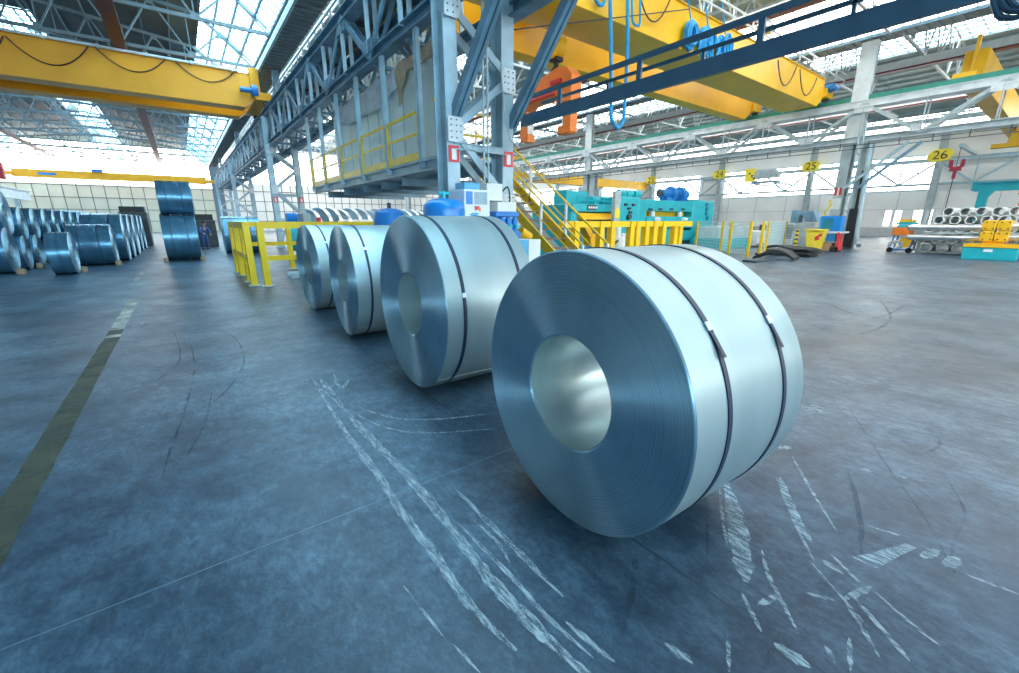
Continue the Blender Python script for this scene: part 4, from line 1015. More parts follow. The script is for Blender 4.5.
obj('ram', MB().prism([(py + .0, za), (py - .35, zb), (py + 1.2, zb), (py + 1.2, za)], 'X', xa + .4, xm - .1), 'crane_yellow', t)
m = MB()
for k in range(12): m.cyl((xa + .7 + k * .27, py - .2, zb - .06), (xa + .7 + k * .27, py + .1, zb - .06), .05, 8)
obj('roller', m, 'dark_machine', t)
obj('table', MB().box(xa + .5, xm, py + .2, py + 2.6, 0, .9).box(xa + .6, xm - .2, py - .5, py + .2, 0, .55), 'teal_dark', t, bevel=.03)
ar = MB(); a, b = AY(583, 225, py - 3.5), AY(591, 240, py - 3.5)
ar.bar(a, b, .22, .34, up=(0, 1, 0)).cyl(b + Vector((0, -.2, 0)), b + Vector((0, .2, 0)), .25, 16)
obj('arm', ar, 'crane_yellow', t, label='yellow slanting arm')
m = MB(); z0 = AY(600, 204.5, py).z; z1 = AY(600, 199, py).z
for x in [xa + .4 + k * (xm - xa - .6) / 4 for k in range(5)]: m.bar((x, py, z0), (x, py, z1 + .1), .04)
for z in (z1 + .1, (z0 + z1) / 2 + .05): m.bar((xa + .4, py, z), (xm - .2, py, z), .04)
obj('railing', m, 'teal', t)
mo = MB()
for px in (588, 600, 606, 615, 622, 630):
    p = AY(px, 196, py + 1.2); zb_ = z0 if px < 612 else zz
    mo.cyl((p.x, py + 1, zb_ + .26), (p.x + .55, py + 1, zb_ + .26), .22, 16).box(p.x + .1, p.x + .4, py + .8, py + 1.2, zb_, zb_ + .12)
mo.box(xa + 1.2, xm - .3, py + 1.6, py + 2.6, z0, z0 + .75)
obj('drive', mo, 'teal', t)
cp = MB(); p = AY(615, 219, py - .6); cp.box(p.x - .2, p.x + .25, py - .7, py - .5, AY(615, 225, py).z, AY(615, 192, py).z)
obj('control_column', cp, 'steel_grey', t, bevel=.02)
obj('warning_label', MB().prism([(p.x - .16, 1.95), (p.x + .2, 1.95), (p.x + .2, 2.3), (p.x - .0, 2.55), (p.x - .16, 2.3)], 'Y', py - .72, py - .7), 'sign_yellow', t, label='yellow warning label')
t = thing('pump_stand', 'white and blue pump on the floor in front of the first teal press', 'pump', (AY(617, 240, 12).x, 12, 0))
x = AY(617, 240, 12).x
obj('base', MB().box(x - .55, x + .65, 11.7, 12.4, 0, .75), 'motor_blue', t, bevel=.02)
obj('body', MB().cyl((x, 12, .75), (x, 12, 1.15), .32, 18).cyl((x, 12, 1.15), (x, 12, 1.75), .14, 14).box(x + .15, x + .4, 11.8, 12.2, .75, 1.3), 'cab_white', t)
obj('hose', MB().tube(spl([Vector((x - .2, 11.8, 1.0)), Vector((x - .6, 11.7, .8)), Vector((x - .6, 11.7, .3)), Vector((x - .45, 11.7, .05))]), .05, 8), 'rubber', t)
py = 17.5
t = thing('press', 'wide teal press with slotted crossbeam and two blue motors on top', 'press', (28, py, 0))
xa, xb, xc = AY(637, 220, py).x, AY(692, 220, py).x, AY(713, 220, py).x
zt = AY(680, 201, py).z
zo, zu = AY(660, 211, py).z, AY(660, 216.5, py).z
obj('side_frame', MB().box(xb, xc, py, py + 3.2, 0, zt + .12), 'teal', t, bevel=.12)
obj('side_frame', MB().box(xa, xa + .9, py, py + 3.2, 0, zt - .05), 'teal', t, bevel=.06)
m = MB().box(xa + .9, xb, py + .05, py + 3, zo, zt)
obj('crossbeam', m, 'teal', t, bevel=.03)
m = MB()
for px in (651, 661, 672, 683.5): x = AY(px, 209, py).x; m.box(x - .22, x + .22, py + .02, py + .06, AY(px, 210, py).z, AY(px, 208.3, py).z)
obj('slot', m, 'black', t)
obj('lower_beam', MB().box(xa + .9, xb, py - .1, py + 3, 1.35, zu), 'teal', t, bevel=.03)
obj('ram', MB().box(xa + 1.2, xb - .2, py + .6, py + 1.4, zu, zo), 'rail_yellow', t)
for px in (656, 683):
    p = AY(px, 215, py); obj('piston', MB().cyl((p.x, py + .3, 1.9), (p.x, py + .3, zo), .17, 14).lathe([(.12, 1.3), (.3, 1.35), (.3, 1.5), (.12, 1.55)], (p.x, py - .05, .5), 16), 'cab_white', t)
obj('table', MB().box(xa + .9, xb, py + .2, py + 2.6, 0, .9), 'teal_dark', t)
obj('bed', MB().box(xa + 1.6, xb - .4, py - .6, py + .2, .5, 1.15).box(xa + 1.8, xa + 2.8, py - .7, py - .4, .3, 1.3), 'teal', t)
m = MB().box(xb + 1.0, xc - .7, py - .03, py, .55, 1.35)
obj('door', m, 'teal_dark', t)
for px, yy in ((706.5, 204.5), (706.5, 209), (706, 213.5), (707, 218)): p = AY(px, yy, py); obj('fitting', MB().cyl((p.x, py - .1, p.z), (p.x, py + .02, p.z), .15, 14), 'teal_dark', t)
for px, s in ((667, 1), (682, -1)):
    p = AY(px, 193, py + .8)
    mo = obj('motor', MB().cyl((p.x - .75, py + .8, zt + .5), (p.x + .55, py + .8, zt + .5), .3, 18).cyl((p.x - .1 + .35 * s, py + .8, zt + .5), (p.x + .3 + .35 * s, py + .8, zt + .5), .5, 22).box(p.x - .4, p.x + .4, py + .5, py + 1.1, zt, zt + .25), 'motor_blue', t)
    obj('shaft', MB().cyl((p.x - 1.0, py + .8, zt + .5), (p.x - .7, py + .8, zt + .5), .22, 14), 'dark_machine', mo)
# ================================================================== MESH FENCE
P = [G(x, y) for x, y in ((695, 249), (720, 252), (728, 254.4), (747, 257.3))]
P2 = [G(x, y) for x, y in ((759, 256), (764, 255), (782.4, 247.5), (792.8, 246))]
def mesh_fence(label, P):
    t = thing('mesh_fence', label, 'fence', (P[0].x, P[0].y, 0), 'wire mesh fences with yellow posts')
    for p in P: obj('post', MB().box(p.x - .055, p.x + .055, p.y - .055, p.y + .055, 0, 1.8), 'guard_yellow', t)
    for a, b in zip(P, P[1:]):
        m = MB(); L_ = (b - a).length; n = max(2, int(L_ / .16))
        for k in range(n + 1): c = a.lerp(b, k / n); m.bar((c.x, c.y, .15), (c.x, c.y, 1.75), .014)
        for k in range(10): z = .15 + .178 * k; m.bar((a.x, a.y, z), (b.x, b.y, z), .014)
        m.bar((a.x, a.y, 1.75), (b.x, b.y, 1.75), .04).bar((a.x, a.y, .15), (b.x, b.y, .15), .04)
        obj('mesh_panel', m, 'fence_wire', t)
mesh_fence('wire mesh fence with yellow posts running from the second press towards the largest coil', P)
mesh_fence('wire mesh fence with yellow posts running back behind the black rubber mats', P2)
t = thing('conveyor_machine', 'grey and teal machinery standing behind the wire mesh fence', 'machine', (29, 13.5, 0))
p, q = AY(722, 240, 14.2), AY(752, 240, 14.2)
obj('bed', MB().box(p.x, q.x, 14.2, 16.4, 0, .7), 'teal', t, bevel=.03)
obj('housing', MB().box(p.x + .6, q.x + 1.2, 14.8, 16.2, .7, 1.45).box(p.x + 2, p.x + 2.8, 14.6, 15, .7, 1.7), 'steel_grey', t, bevel=.03)
p, q = AY(750, 240, 14.5), AY(768, 240, 14.5)
obj('cover', MB().box(p.x, q.x, 14.0, 16, .25, 1.1), 'cab_white', t, bevel=.02)
p, q = AY(770, 240, 16), AY(786, 240, 16)
obj('drive', MB().box(p.x, q.x, 15.6, 17, .3, 1.5).cyl((p.x + 1, 15.4, 1.2), (q.x, 15.4, 1.2), .25, 14), 'dark_machine', t)
def wavy_mat(label, c, L_, W_, z0, amp, ph, th=.09, arch=0):
    m = MB(); n, k = 22, 6; vs = []
    for lay in (1, 0):
        for i in range(n + 1):
            for j in range(k + 1):
                u, v = i / n - .5, j / k - .5
                z = z0 + amp * (math.sin(5 * u + ph) * .6 + math.sin(9 * u + 2 * ph) * .3 + .4 * v * math.sin(7 * u)) + arch * math.cos(PI * u) * (1 - .2 * abs(v))
                vs.append((c.x + v * W_ + .15 * math.sin(4 * u + ph), c.y - u * L_ + .1 * math.sin(3 * v + ph), max(.005, z) + lay * th))
    q = (n + 1) * (k + 1); I = lambda i, j: i * (k + 1) + j
    fs = [(I(i, j), I(i, j + 1), I(i + 1, j + 1), I(i + 1, j)) for i in range(n) for j in range(k)]
    fs += [tuple(q + x for x in reversed(f)) for f in fs]
    for i in range(n): fs += [(I(i, 0), I(i + 1, 0), q + I(i + 1, 0), q + I(i, 0)), (I(i + 1, k), I(i, k), q + I(i, k), q + I(i + 1, k))]
    for j in range(k): fs += [(I(0, j + 1), I(0, j), q + I(0, j), q + I(0, j + 1)), (I(n, j), I(n, j + 1), q + I(n, j + 1), q + I(n, j))]
    tag(obj('rubber_mat', MB().add(vs, fs), 'rubber', smooth=50), label, 'mat', 'black rubber mats by the fence')
c1, c2 = G(776, 259.5), G(786, 255.5)
wavy_mat('black rubber mat arched up off the floor in front of the mesh fence', c1, 1.7, 1.2, .02, .03, .5, .12, .38)
wavy_mat('lowest flat black rubber mat of the pile behind the arched mat', c2, 2.6, 1.4, .03, .05, 1.0)
wavy_mat('topmost curling black rubber mat of the pile by the mesh fence', c2 + Vector((.1, -.15, 0)), 2.3, 1.3, .36, .12, 2.2)
wavy_mat('middle black rubber mat of the pile by the mesh fence', c2 + Vector((0, -.1, 0)), 2.5, 1.35, .18, .05, 3.0)
a = G(752, 262); tag(obj('timber_plank', MB().box(a.x - .3, a.x + 1.5, a.y - .3, a.y + .3, 0, .09), 'mark_dark', bevel=.01), 'dark flat plank lying on the floor in front of the rubber mats', 'plank')
# ================================================================== BINS AT THE RIGHT COLUMN
t = thing('waste_bin', 'yellow wheeled waste bin with red sticker beside the pipe-clad column', 'bin', (31.5, 10, 0))
obj('body', MB().prism([(9.62, .05), (10.36, .05), (10.52, 1.22), (9.5, 1.22)], 'X', 31.2, 32.0), 'bin_yellow', t, bevel=.02)
obj('lid', MB().box(31.1, 32.1, 9.44, 10.58, 1.22, 1.33), 'bin_yellow', t, bevel=.03)
obj('sticker', MB().prism([(9.75, .7), (9.95, .62), (10.0, .85), (9.78, 1.0)], 'X', 31.185, 31.2).prism([(9.62, .9), (9.8, .85), (9.8, 1.05), (9.64, 1.08)], 'X', 31.185, 31.2), 'red', t, label='red sticker')
obj('wheel', MB().cyl((31.9, 9.6, .1), (31.9, 9.7, .1), .1, 14).cyl((31.9, 10.3, .1), (31.9, 10.4, .1), .1, 14), 'black', t)
t = thing('tool_cabinet', 'blue open tool cabinet with monitor panel at the foot of the pipe-clad column', 'cabinet', (31.9, 9.4, 0))
obj('body', MB().box(31.6, 32.3, 8.9, 10.0, 1.2, 2.1), 'tank_blue', t, bevel=.02)
obj('panel', MB().box(31.56, 31.6, 9.3, 9.85, 1.35, 1.95), 'teal_dark', t)
obj('frame', MB().box(31.6, 31.7, 8.85, 8.95, 0, 1.2).box(31.6, 31.7, 9.85, 9.95, 0, 1.2).box(31.55, 32.3, 8.6, 10.0, 1.1, 1.2), 'steel_white', t)
obj('drawer', MB().box(31.62, 32.2, 9.05, 9.8, .62, 1.05), 'motor_blue', t)
obj('carton', MB().box(31.5, 32.1, 9.15, 9.6, .05, .5), 'brown_box', t)
obj('side_board', MB().prism([(8.75, .1), (8.9, .1), (8.98, 1.15), (8.86, 1.15)], 'X', 31.5, 32.2), 'red', t)
obj('foot', MB().box(31.5, 32.2, 8.8, 9.2, 0, .28), 'black', t)
t = thing('fixture_rack', 'grey machine heads standing behind the yellow bin', 'machine', (33.5, 11.7, 0))
obj('stand', MB().box(33.2, 34.0, 11.0, 11.9, 0, 1.7), 'steel_grey', t)
obj('head', MB().box(33.1, 33.9, 11.75, 12.2, 1.7, 2.5).prism([(10.6, 1.75), (11.3, 1.75), (11.6, 2.3), (11.0, 2.5)], 'X', 33.1, 33.9), 'steel_blue', t, bevel=.03)
t = thing('bollard', 'yellow and black striped post left of the waste bin', 'post', (30.6, 10.7, 0))
obj('shaft', MB().box(30.55, 30.67, 10.72, 10.84, 0, 1.3), 'guard_yellow', t)
m = MB()
for k in range(5): m.box(30.545, 30.675, 10.715, 10.845, .15 + .25 * k, .25 + .25 * k)
obj('stripe', m, 'black', t)
# ================================================================== PIPE RACK AND TUBE MACHINE
t = thing('pipe_rack', 'steel rack holding the stacked pipes at the right edge', 'rack', (36, 3.4, 0))
m = MB()
for x in (33.75, 35.8):
    for y in (5.6, .2): m.box(x - .06, x + .06, y - .06, y + .06, 0, 2.4)
    for z in (.1, 1.18): m.box(x - .08, x + .08, .2, 5.6, z - .06, z + .06)
obj('frame', m, 'steel_grey', t)
pp = None
def pipe(label, y, z, x0, L_, r, mk, grp):
    o = obj('steel_pipe', MB().cyl((0, 0, 0), (L_, 0, 0), r, 28, ri=r * .8), mk, smooth=40); o.location = (x0, y, z); return tag(o, label, 'pipe', grp)
def pipes(rows, x0, L_, r, mk, grp, word):
    base = None
    for ri_, (z, ya, n, st) in enumerate(rows):
        for k in range(n):
            lab = '%s, %s row, %s from the left' % (word, ('bottom', 'upper')[ri_] if len(rows) == 2 else ('lowest', 'middle', 'top')[ri_], ORD[k]); loc = (x0 + .12 * ((k * 7) % 4), ya - st * k, z)
            if base is None: base = pipe(lab, loc[1], z, loc[0], L_, r, mk, grp)
            else: o = base.copy(); COL.objects.link(o); o.location = loc; o['label'] = lab
pipes([(.36, 5.2, 8, .62), (.84, 5.5, 8, .62)], 33.2, 3.0, .26, 'pipe_steel', 'large pipes on the lower rack', 'large grey pipe low in the right rack')
pipes([(1.42, 5.3, 8, .6), (1.86, 5.0, 8, .6), (2.3, 4.7, 7, .6)], 33.4, 2.6, .225, 'pipe_white', 'pale pipes on the upper rack', 'pale pipe high in the right rack')
t = thing('tube_machine', 'teal and yellow clamping machine with yellow heads at the right edge', 'machine', (31.3, 2.6, 0))
obj('base', MB().box(30.6, 32.0, 1.66, 3.45, 0, .58), 'teal', t, bevel=.02)
obj('deck', MB().box(30.55, 32.0, 1.64, 3.47, .58, .74), 'crane_yellow', t, bevel=.01)
obj('name_plate', MB().box(30.585, 30.6, 2.45, 2.75, .38, .5), 'cab_white', t)
for z in (1.1, 1.6):
    for y in (2.78, 2.3):
        h = obj('clamp_head', MB().prism([(y - .2, z - .24), (y + .2, z - .24), (y + .26, z - .1), (y + .26, z + .16), (y + .18, z + .24), (y - .2, z + .24)], 'X', 30.75, 31.6), 'crane_yellow', t, bevel=.03)
        obj('bolt', MB().disc_bolts([(30.75, y + a, z + b) for a in (-.12, .12) for b in (-.14, .14)], (-1, 0, 0), .035, .03), 'dark_machine', h)
obj('pedestal', MB().box(30.9, 31.5, 2.2, 2.9, .74, .9), 'crane_yellow', t)
for l, y0, y1, z in (('long steel pipe held in the upper left clamp of the yellow machine', 2.95, 5.76, 1.48), ('long steel pipe held in the lower left clamp of the yellow machine', 2.95, 5.7, .98),
                     ('long steel pipe held in the upper right clamp of the yellow machine', -1.5, 2.1, 1.55), ('long steel pipe held in the lower right clamp of the yellow machine', -1.5, 2.1, 1.05)):
    tag(obj('steel_pipe', MB().cyl((31.15, y0, z), (31.15, y1, z), .13, 24, ri=.1), 'pipe_steel'), l, 'pipe', 'long clamped pipes')
t = thing('tube_trolley', 'blue-legged orange and yellow trolley at the left end of the pipe rack', 'trolley', (34, 6.2, 0))
m = MB()
for y in (5.95, 6.85):
    for x in (33.6, 34.6): m.bar((x, y, .1), (x, y - .12, 1.05), .07)
m.box(33.5, 34.7, 5.8, 6.9, .15, .22)
obj('leg', m, 'motor_blue', t)
obj('body', MB().box(33.5, 34.7, 6.1, 6.85, 1.0, 1.45), 'orange', t, bevel=.02)
obj('top', MB().box(33.5, 34.7, 6.1, 6.7, 1.45, 1.58).box(33.5, 34.7, 6.0, 6.75, 1.6, 1.75), 'teal', t)
obj('top_cap', MB().box(33.5, 34.7, 6.1, 6.65, 1.75, 1.9), 'crane_yellow', t)
obj('drum', MB().cyl((33.7, 6.2, .6), (34.5, 6.2, .6), .3, 20), 'crane_yellow', t)
obj('hose', MB().tube([(33.6, 6.6 + .3 * math.sin(a), .3 + .25 * math.cos(a) + .02 * a) for a in [k * .5 for k in range(24)]], .06, 6), 'steel_grey', t)
obj('wheel', MB().cyl((33.5, 5.95, .15), (33.62, 5.95, .15), .15, 14).cyl((33.5, 6.8, .15), (33.62, 6.8, .15), .15, 14), 'black', t)
t = thing('gantry_crane', 'teal gantry crane beam with one leg above the stacked pipes', 'gantry', (45, 2, 0))
obj('beam', MB().ibeam((45, 5.3, 4.1), (45, -4, 4.1), .5, .6, .06).box(44.85, 45.15, 5.2, 5.45, 3.85, 4.45), 'teal', t)
obj('leg', MB().prism([(4.6, 0), (5.0, 0), (5.05, 3.8), (4.3, 3.8), (4.55, 3.4)], 'X', 44.7, 45.3), 'teal', t)
obj('foot', MB().box(43.6, 46.4, 4.5, 5.1, 0, .25), 'teal', t)
obj('hoist', MB().box(44.8, 45.2, 2.9, 3.2, 3.5, 3.8).cyl((45, 3.05, 2.4), (45, 3.05, 3.5), .03, 6), 'red', t, label='small hoist on the beam')
# far wall items
t = thing('pipe_fitting_hanger', 'row of grey arched pipe fittings stored high on the right wall beside number 24', 'rack', (62, 29, 7))
p, q = AX(752, 176, 60), AX(778, 176, 60)
obj('shelf', MB().box(60, 61, q.y, p.y, p.z - .9, p.z - .7).box(60.4, 67.8, q.y + .2, q.y + .4, p.z - 1.1, p.z - .9).box(60.4, 67.8, p.y - .4, p.y - .2, p.z - 1.1, p.z - .9), 'steel_blue', t)
for k in range(5):
    y = p.y - .8 - (p.y - q.y - 1.6) * k / 4
    obj('fitting', MB().tube([(60.2, y + .75 * math.cos(a), p.z + .9 * math.sin(a) - .4) for a in [k_ * PI / 10 for k_ in range(11)]], .22, 8), 'steel_grey', t)
t = thing('jib_crane', 'yellow bracket beside the grey arched fittings on the right wall', 'bracket', (60, p.y, p.z))
obj('arm', MB().box(60, 60.4, p.y - .3, p.y + .9, p.z - .7, p.z + .9), 'sign_yellow', t)
obj('bolt', MB().disc_bolts([(60, p.y + .3 * a, p.z + .3 * a) for a in (-1, 0, 1)], (-1, 0, 0), .12, .05), 'black', t)
lp = None
for k in range(9):
    lab = 'round grey high-bay lamp under the middle bay roof, %s from the near end' % ORD[k]
    loc = (26.7, 2 + 10.5 * k, 11.54)
    if lp is None:
        lp = thing('high_bay_lamp', lab, 'lamp', loc, 'high-bay lamps')
        obj('shade', MB().lathe([(.42, 11.55), (.38, 11.7), (.16, 12.0), (.1, 12.1)], (26.7, 2, 0), 24), 'lamp_grey', lp)
        obj('stem', MB().cyl((26.7, 2, 12.1), (26.7, 2, 12.2), .03, 6), 'steel_grey', lp)
    else: dup(lp, loc, lab)
for k in range(7): dup(lp, (-5.5, 15.6 + 12 * k, 10.4), 'round grey high-bay lamp under the left bay roof, %s from the near end' % ORD[k])
# left side: white runway beam above the far left stack
t = thing('runway_girder', 'plain white runway beam along the far left side of the left bay', 'girder', (-16, 50, 5))
obj('beam', MB().box(-16.3, -15.8, Y0, 88, 4.5, 5.6).box(-16.5, -15.6, Y0, 88, 5.6, 5.72), 'steel_white', t)
m = MB()
for k in range(10): m.box(-16.25, -15.85, -8 + 10 * k, -7.6 + 10 * k, 0, 4.5)
obj('post', m, 'steel_grey', t)
p = AX(2, 172, -10)
t = thing('hook_block', 'red block hanging at the left edge above the coil stacks', 'hook', p)
obj('block', MB().box(p.x - .9, p.x + .12, p.y - .3, p.y + .3, p.z - .5, p.z + .7), 'red', t, bevel=.08)
obj('rope', MB().cyl((p.x - .3, p.y, p.z + .6), (p.x - .3, p.y, 11.0), .03, 6), 'cable_black', t)
for k, (px, w_) in enumerate(((205, 1.3), (133, 1.6), (66, 1.5))):
    p = AY(px, 222, (37, 41, 38)[k])
    t = thing('scrap_box', ('dark steel box stacked behind the worker in blue', 'dark machine housing standing behind the middle coil stack', 'dark machine with blue hoses behind the far left stack')[k], 'machine', (p.x, p.y + 2, 0))
    zt_ = AY(px, (214, 206, 215)[k], p.y).z
    obj('body', MB().box(p.x - w_ / 2, p.x + w_ / 2, p.y + 1, p.y + 3, 0, zt_ - .4), 'dark_machine', t, bevel=.05)
    obj('top', MB().box(p.x - w_ / 2 + .1, p.x + w_ / 2 - .1, p.y + 1.2, p.y + 2.8, zt_ - .4, zt_), 'black', t)
    if k == 2: obj('hose', MB().tube([(p.x + .4 + .5 * math.cos(a), p.y + .9, 1.9 + .3 * math.sin(a)) for a in [i * .4 for i in range(12)]], .08, 6), 'motor_blue', t)
# ================================================================== WORKER
def skin_body(name, joints, edges, mk, parent, sub=2):
    me = bpy.data.meshes.new(name); me.from_pydata([j[:3] for j in joints], edges, []); o = bpy.data.objects.new(name, me); COL.objects.link(o); o.parent = parent
    me.materials.append(M[mk]); sk = o.modifiers.new('skin', 'SKIN'); sk.use_smooth_shade = True
    for i, j in enumerate(joints):
        me.skin_vertices[0].data[i].radius = (j[3], j[3] if len(j) < 5 else j[4])
    me.skin_vertices[0].data[0].use_root = True
    s = o.modifiers.new('subsurf', 'SUBSURF'); s.levels = s.render_levels = sub
    return o
t = thing('person', 'worker in blue overalls stooping beside the two-coil stack in the left bay', 'person', (1.1, 34.5, 0))
t.rotation_euler = (0, 0, math.radians(200))
J = [(0, 0, .92, .13, .11), (0, .03, 1.1, .13, .10), (0, .14, 1.34, .17, .11), (0, .22, 1.46, .055), (0, .28, 1.54, .05),
     (.2, .16, 1.38, .06), (.27, .3, 1.14, .045), (.22, .52, 1.04, .036), (.21, .58, 1.02, .034),
     (-.2, .16, 1.38, .06), (-.28, .26, 1.12, .045), (-.2, .46, .98, .036), (-.19, .52, .96, .034),
     (.1, 0, .86, .085), (.13, .1, .5, .06), (.13, -.03, .1, .042), (.14, .14, .04, .04),
     (-.1, 0, .86, .085), (-.14, .04, .49, .06), (-.15, -.14, .1, .042), (-.16, .03, .04, .04),
     (0, .33, 1.62, .085, .1), (0, .36, 1.7, .08, .095)]
Ed = [(0, 1), (1, 2), (2, 3), (3, 4), (2, 5), (5, 6), (6, 7), (7, 8), (2, 9), (9, 10), (10, 11), (11, 12), (0, 13), (13, 14), (14, 15), (15, 16), (0, 17), (17, 18), (18, 19), (19, 20), (4, 21), (21, 22)]
for hand, sg in ((8, 1), (12, -1)):                # five fingers on each palm, lightly curled
    hx_, hy_, hz_ = J[hand][:3]
    for f in range(4):
        dx = (f - 1.5) * .018; i = len(J)
        J += [(hx_ + dx, hy_ + .05, hz_ - .005, .009), (hx_ + dx, hy_ + .085 - .006 * abs(f - 1), hz_ - .035, .008)]; Ed += [(hand, i), (i, i + 1)]
    i = len(J); J += [(hx_ - sg * .035, hy_ + .02, hz_ + .01, .010), (hx_ - sg * .04, hy_ + .05, hz_ - .005, .009)]; Ed += [(hand, i), (i, i + 1)]
body = skin_body('body', J, Ed, 'skin', t)
C_ = [(*j[:3], j[3] + .02, (j[4] if len(j) > 4 else j[3]) + .022) for j in J[:21]]
C_[16] = (.13, -.02, .09, .07, .07); C_[20] = (-.15, -.13, .09, .07, .07); C_[4] = (0, .235, 1.475, .06, .06); C_[8] = (.215, .55, 1.03, .045, .045); C_[12] = (-.195, .49, .97, .045, .045)
skin_body('overalls', C_, Ed[:20], 'overall_blue', t)
hr = MB().lathe([(.02, .125), (.07, .11), (.105, .05), (.112, -.01), (.1, -.05)], (0, .34, 1.7), 20)
obj('hair', hr, 'hair', None).parent = t
fc = MB()
for sx_ in (-1, 1): fc.cyl((.035 * sx_, .44, 1.68), (.035 * sx_, .462, 1.68), .012, 8)
fc.box(-.03, .03, .43, .462, 1.605, 1.612)
obj('eye', fc, 'black', None).parent = t
ns = MB().prism([(.44, 1.635), (.485, 1.635), (.445, 1.68)], 'X', -.014, .014); obj('nose', ns, 'skin', None).parent = t
for sx_ in (-1, 1):
    obj('ear', MB().lathe([(.005, -.012), (.03, 0), (.005, .012)], (.1 * sx_, .35, 1.66), 10, axis='X'), 'skin', None).parent = t
    b = MB().box(.08 * sx_ + (.03 if sx_ > 0 else -.13), .08 * sx_ + (.13 if sx_ > 0 else -.03), -.08 if sx_ > 0 else -.2, .2 if sx_ > 0 else .08, 0, .1)
    obj('boot', b, 'black', None, bevel=.03).parent = t
# ================================================================== MARKS ON THE FLOOR
def strip(m, pts, wd, z=.003, rag=.14, seed=0, mi=0):
    rnd = random.Random(seed); P_ = spl([Vector((p.x, p.y, 0)) for p in pts], 8) if len(pts) > 2 else [pts[0].lerp(pts[1], i / 10) for i in range(11)]
    vs = []
    for i, p in enumerate(P_):
        d = (P_[min(i + 1, len(P_) - 1)] - P_[max(i - 1, 0)]); d.z = 0; d.normalize(); n = Vector((-d.y, d.x, 0))
        tp = min(1, .25 + 3 * min(i, len(P_) - 1 - i) / len(P_))
        a, b = wd / 2 * tp * (1 + rnd.uniform(-rag, rag) * 2), wd / 2 * tp * (1 + rnd.uniform(-rag, rag) * 2)
        vs += [(p.x + n.x * a, p.y + n.y * a, z), (p.x - n.x * b, p.y - n.y * b, z)]
    m.add(vs, [(2 * i, 2 * i + 1, 2 * i + 3, 2 * i + 2) for i in range(len(P_) - 1)], mi)
A = lambda L_: [G(300 + x / 2.22, 370 + y / 2.22) for x, y in L_]
B = lambda L_: [G(640 + x / 2.464, 400 + y / 2.464) for x, y in L_]
C2 = lambda L_: [G(x / 1.67, 270 + y / 1.67) for x, y in L_]
sc = MB()
for i, (pts, wd) in enumerate((
    (A([(25, 15), (95, 130), (160, 215), (230, 320), (290, 400), (375, 520), (480, 625)]), .055), (A([(30, 25), (120, 110), (210, 205), (290, 295), (360, 385), (430, 475), (520, 570), (600, 645), (660, 690)]), .065),
    (A([(60, 30), (130, 130), (215, 215)]), .03), (A([(350, 340), (400, 390), (470, 460), (540, 540), (650, 640)]), .025), (A([(340, 260), (420, 340), (490, 410), (585, 505)]), .035),
    (A([(100, 85), (180, 125), (280, 140), (440, 130)]), .02), (A([(110, 75), (200, 105), (300, 110), (440, 95)]), .025), (A([(230, 480), (320, 595)]), .014), (A([(340, 610), (400, 673)]), .014),
    (A([(75, 10), (90, 40), (110, 20)]), .05), (A([(45, 20), (75, 55)]), .06), (A([(380, 330), (440, 385), (470, 440)]), .02), (A([(590, 560), (700, 650)]), .03),
    (B([(210, 200), (235, 290), (250, 380), (262, 450)]), .10), (B([(345, 190), (375, 270), (420, 350)]), .05), (B([(335, 190), (380, 300), (430, 400)]), .02), (B([(375, 140), (420, 220), (485, 325)]), .02),
    (B([(300, 370), (320, 440), (390, 575)]), .022), (B([(405, 475), (480, 495)]), .02), (B([(470, 380), (550, 460)]), .02), (B([(450, 395), (500, 430)]), .04), (B([(505, 500), (545, 560), (590, 635)]), .02),
    (B([(520, 480), (600, 570), (665, 645)]), .022), (B([(580, 475), (660, 545), (740, 608)]), .018), (B([(690, 388), (735, 370)]), .05), (B([(750, 410), (785, 390)]), .06), (B([(800, 430), (934, 480)]), .018),
    (B([(250, 475), (300, 575)]), .024), (B([(340, 120), (375, 115)]), .06), (B([(400, 22), (460, 35)]), .09), (B([(560, 310), (640, 335)]), .02), (B([(500, 492), (570, 460)]), .035),
    (B([(455, 600), (480, 650)]), .02), (B([(515, 585), (518, 673)]), .018), (B([(215, 580), (220, 673)]), .018), (B([(290, 505), (345, 482)]), .03), (B([(330, 600), (420, 660)]), .05), (B([(420, 400), (500, 490), (560, 560)]), .014),
    (B([(195, 215), (205, 300), (215, 360)]), .02), (B([(620, 180), (660, 195)]), .05), (B([(60, 600), (130, 650)]), .04), (B([(540, 170), (570, 178)]), .04))):
    strip(sc, pts, wd, .003, seed=i)
q = [B([p])[0] for p in ((522, 388), (560, 380), (655, 354), (682, 366), (640, 385), (585, 416))]
sc.add([(p.x, p.y, .003) for p in q], [tuple(range(6))])
q = [G(x, y) for x, y in ((800, 408), (818, 404), (826, 410), (808, 415))]; sc.add([(p.x, p.y, .003) for p in q], [(0, 1, 2, 3)])
strip(sc, [G(132, 327), G(148, 322)], .06, seed=77)
o = obj('floor_scuffs', sc, 'scuff', smooth=0); tag(o, 'pale white scrape and drag marks scattered over the concrete floor in front', 'floor marks', kind='stuff')
ty = MB()
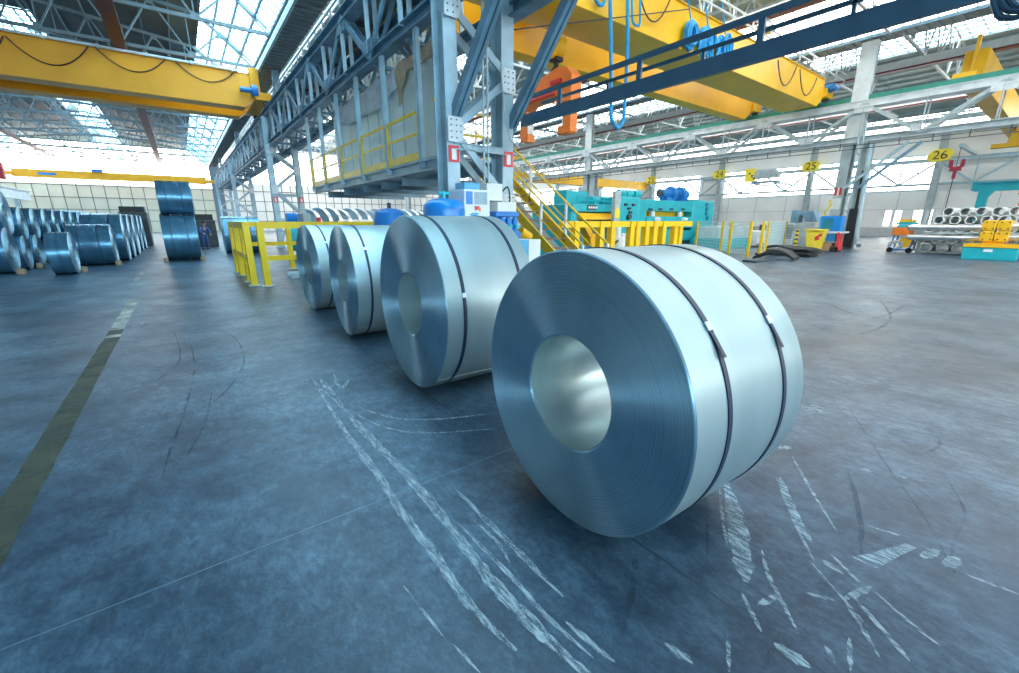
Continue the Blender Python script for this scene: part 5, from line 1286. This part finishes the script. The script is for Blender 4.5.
for i, (pts, wd) in enumerate(((C2([(315, 110), (325, 160), (310, 230), (285, 300), (270, 350)]), .02), (C2([(330, 95), (385, 108), (408, 150), (370, 210), (300, 250)]), .025), (C2([(290, 100), (300, 150), (250, 190), (180, 210)]), .02), (C2([(355, 200), (340, 260), (300, 330)]), .02),
    (B([(515, 20), (600, 150), (700, 290), (760, 400)]), .015), (B([(510, 170), (540, 280), (545, 380)]), .03), (B([(160, 180), (165, 300), (165, 400)]), .02), (B([(700, 60), (740, 105), (700, 135)]), .02), (B([(500, 20), (610, 50), (740, 105)]), .012), (B([(820, 125), (870, 160), (925, 172)]), .012),
    (B([(760, 200), (800, 280), (770, 360), (775, 430)]), .014), (A([(750, 380), (735, 500), (700, 660)]), .03), (B([(345, 575), (320, 630), (300, 673)]), .02), ([G(x, y) for x, y in ((800, 320), (850, 335), (890, 320), (880, 300))], .05), ([G(x, y) for x, y in ((820, 300), (870, 318), (905, 305))], .05))):
    strip(ty, pts, wd, .0025, .15, seed=i)
o = obj('tyre_marks', ty, 'tyre', smooth=0); tag(o, 'faint dark curved tyre tracks and cracks on the concrete floor', 'floor marks', kind='stuff')
lane = MB(); n = 60; rnd = random.Random(4)
ys = [1.0 + (13.35 - 1.0) * i / n for i in range(n + 1)]
vs = []
for y in ys: vs += [(-1.255 + rnd.uniform(-.006, .006), y, .002), (-1.065 + rnd.uniform(-.006, .006), y, .002)]
lane.add(vs, [(2 * i, 2 * i + 1, 2 * i + 3, 2 * i + 2) for i in range(n)])
for i in range(n):
    lane.m[i] = 1 if ys[i] > 8.9 + rnd.uniform(-.6, .6) else 0
o = obj('lane_marking', lane, ['tape', 'tape_light'], smooth=0); tag(o, 'worn straight lane stripe painted on the floor at left', 'floor marking')
for a, b, l in ((17.6, 18.6, 'nearer'), (19.3, 20.3, 'farther')): tag(obj('lane_marking', MB().box(-1.45, -1.33, a, b, .0005, .003), 'tape_light', smooth=0), 'short pale lane dash on the floor beyond the long stripe, the %s one' % l, 'floor marking')
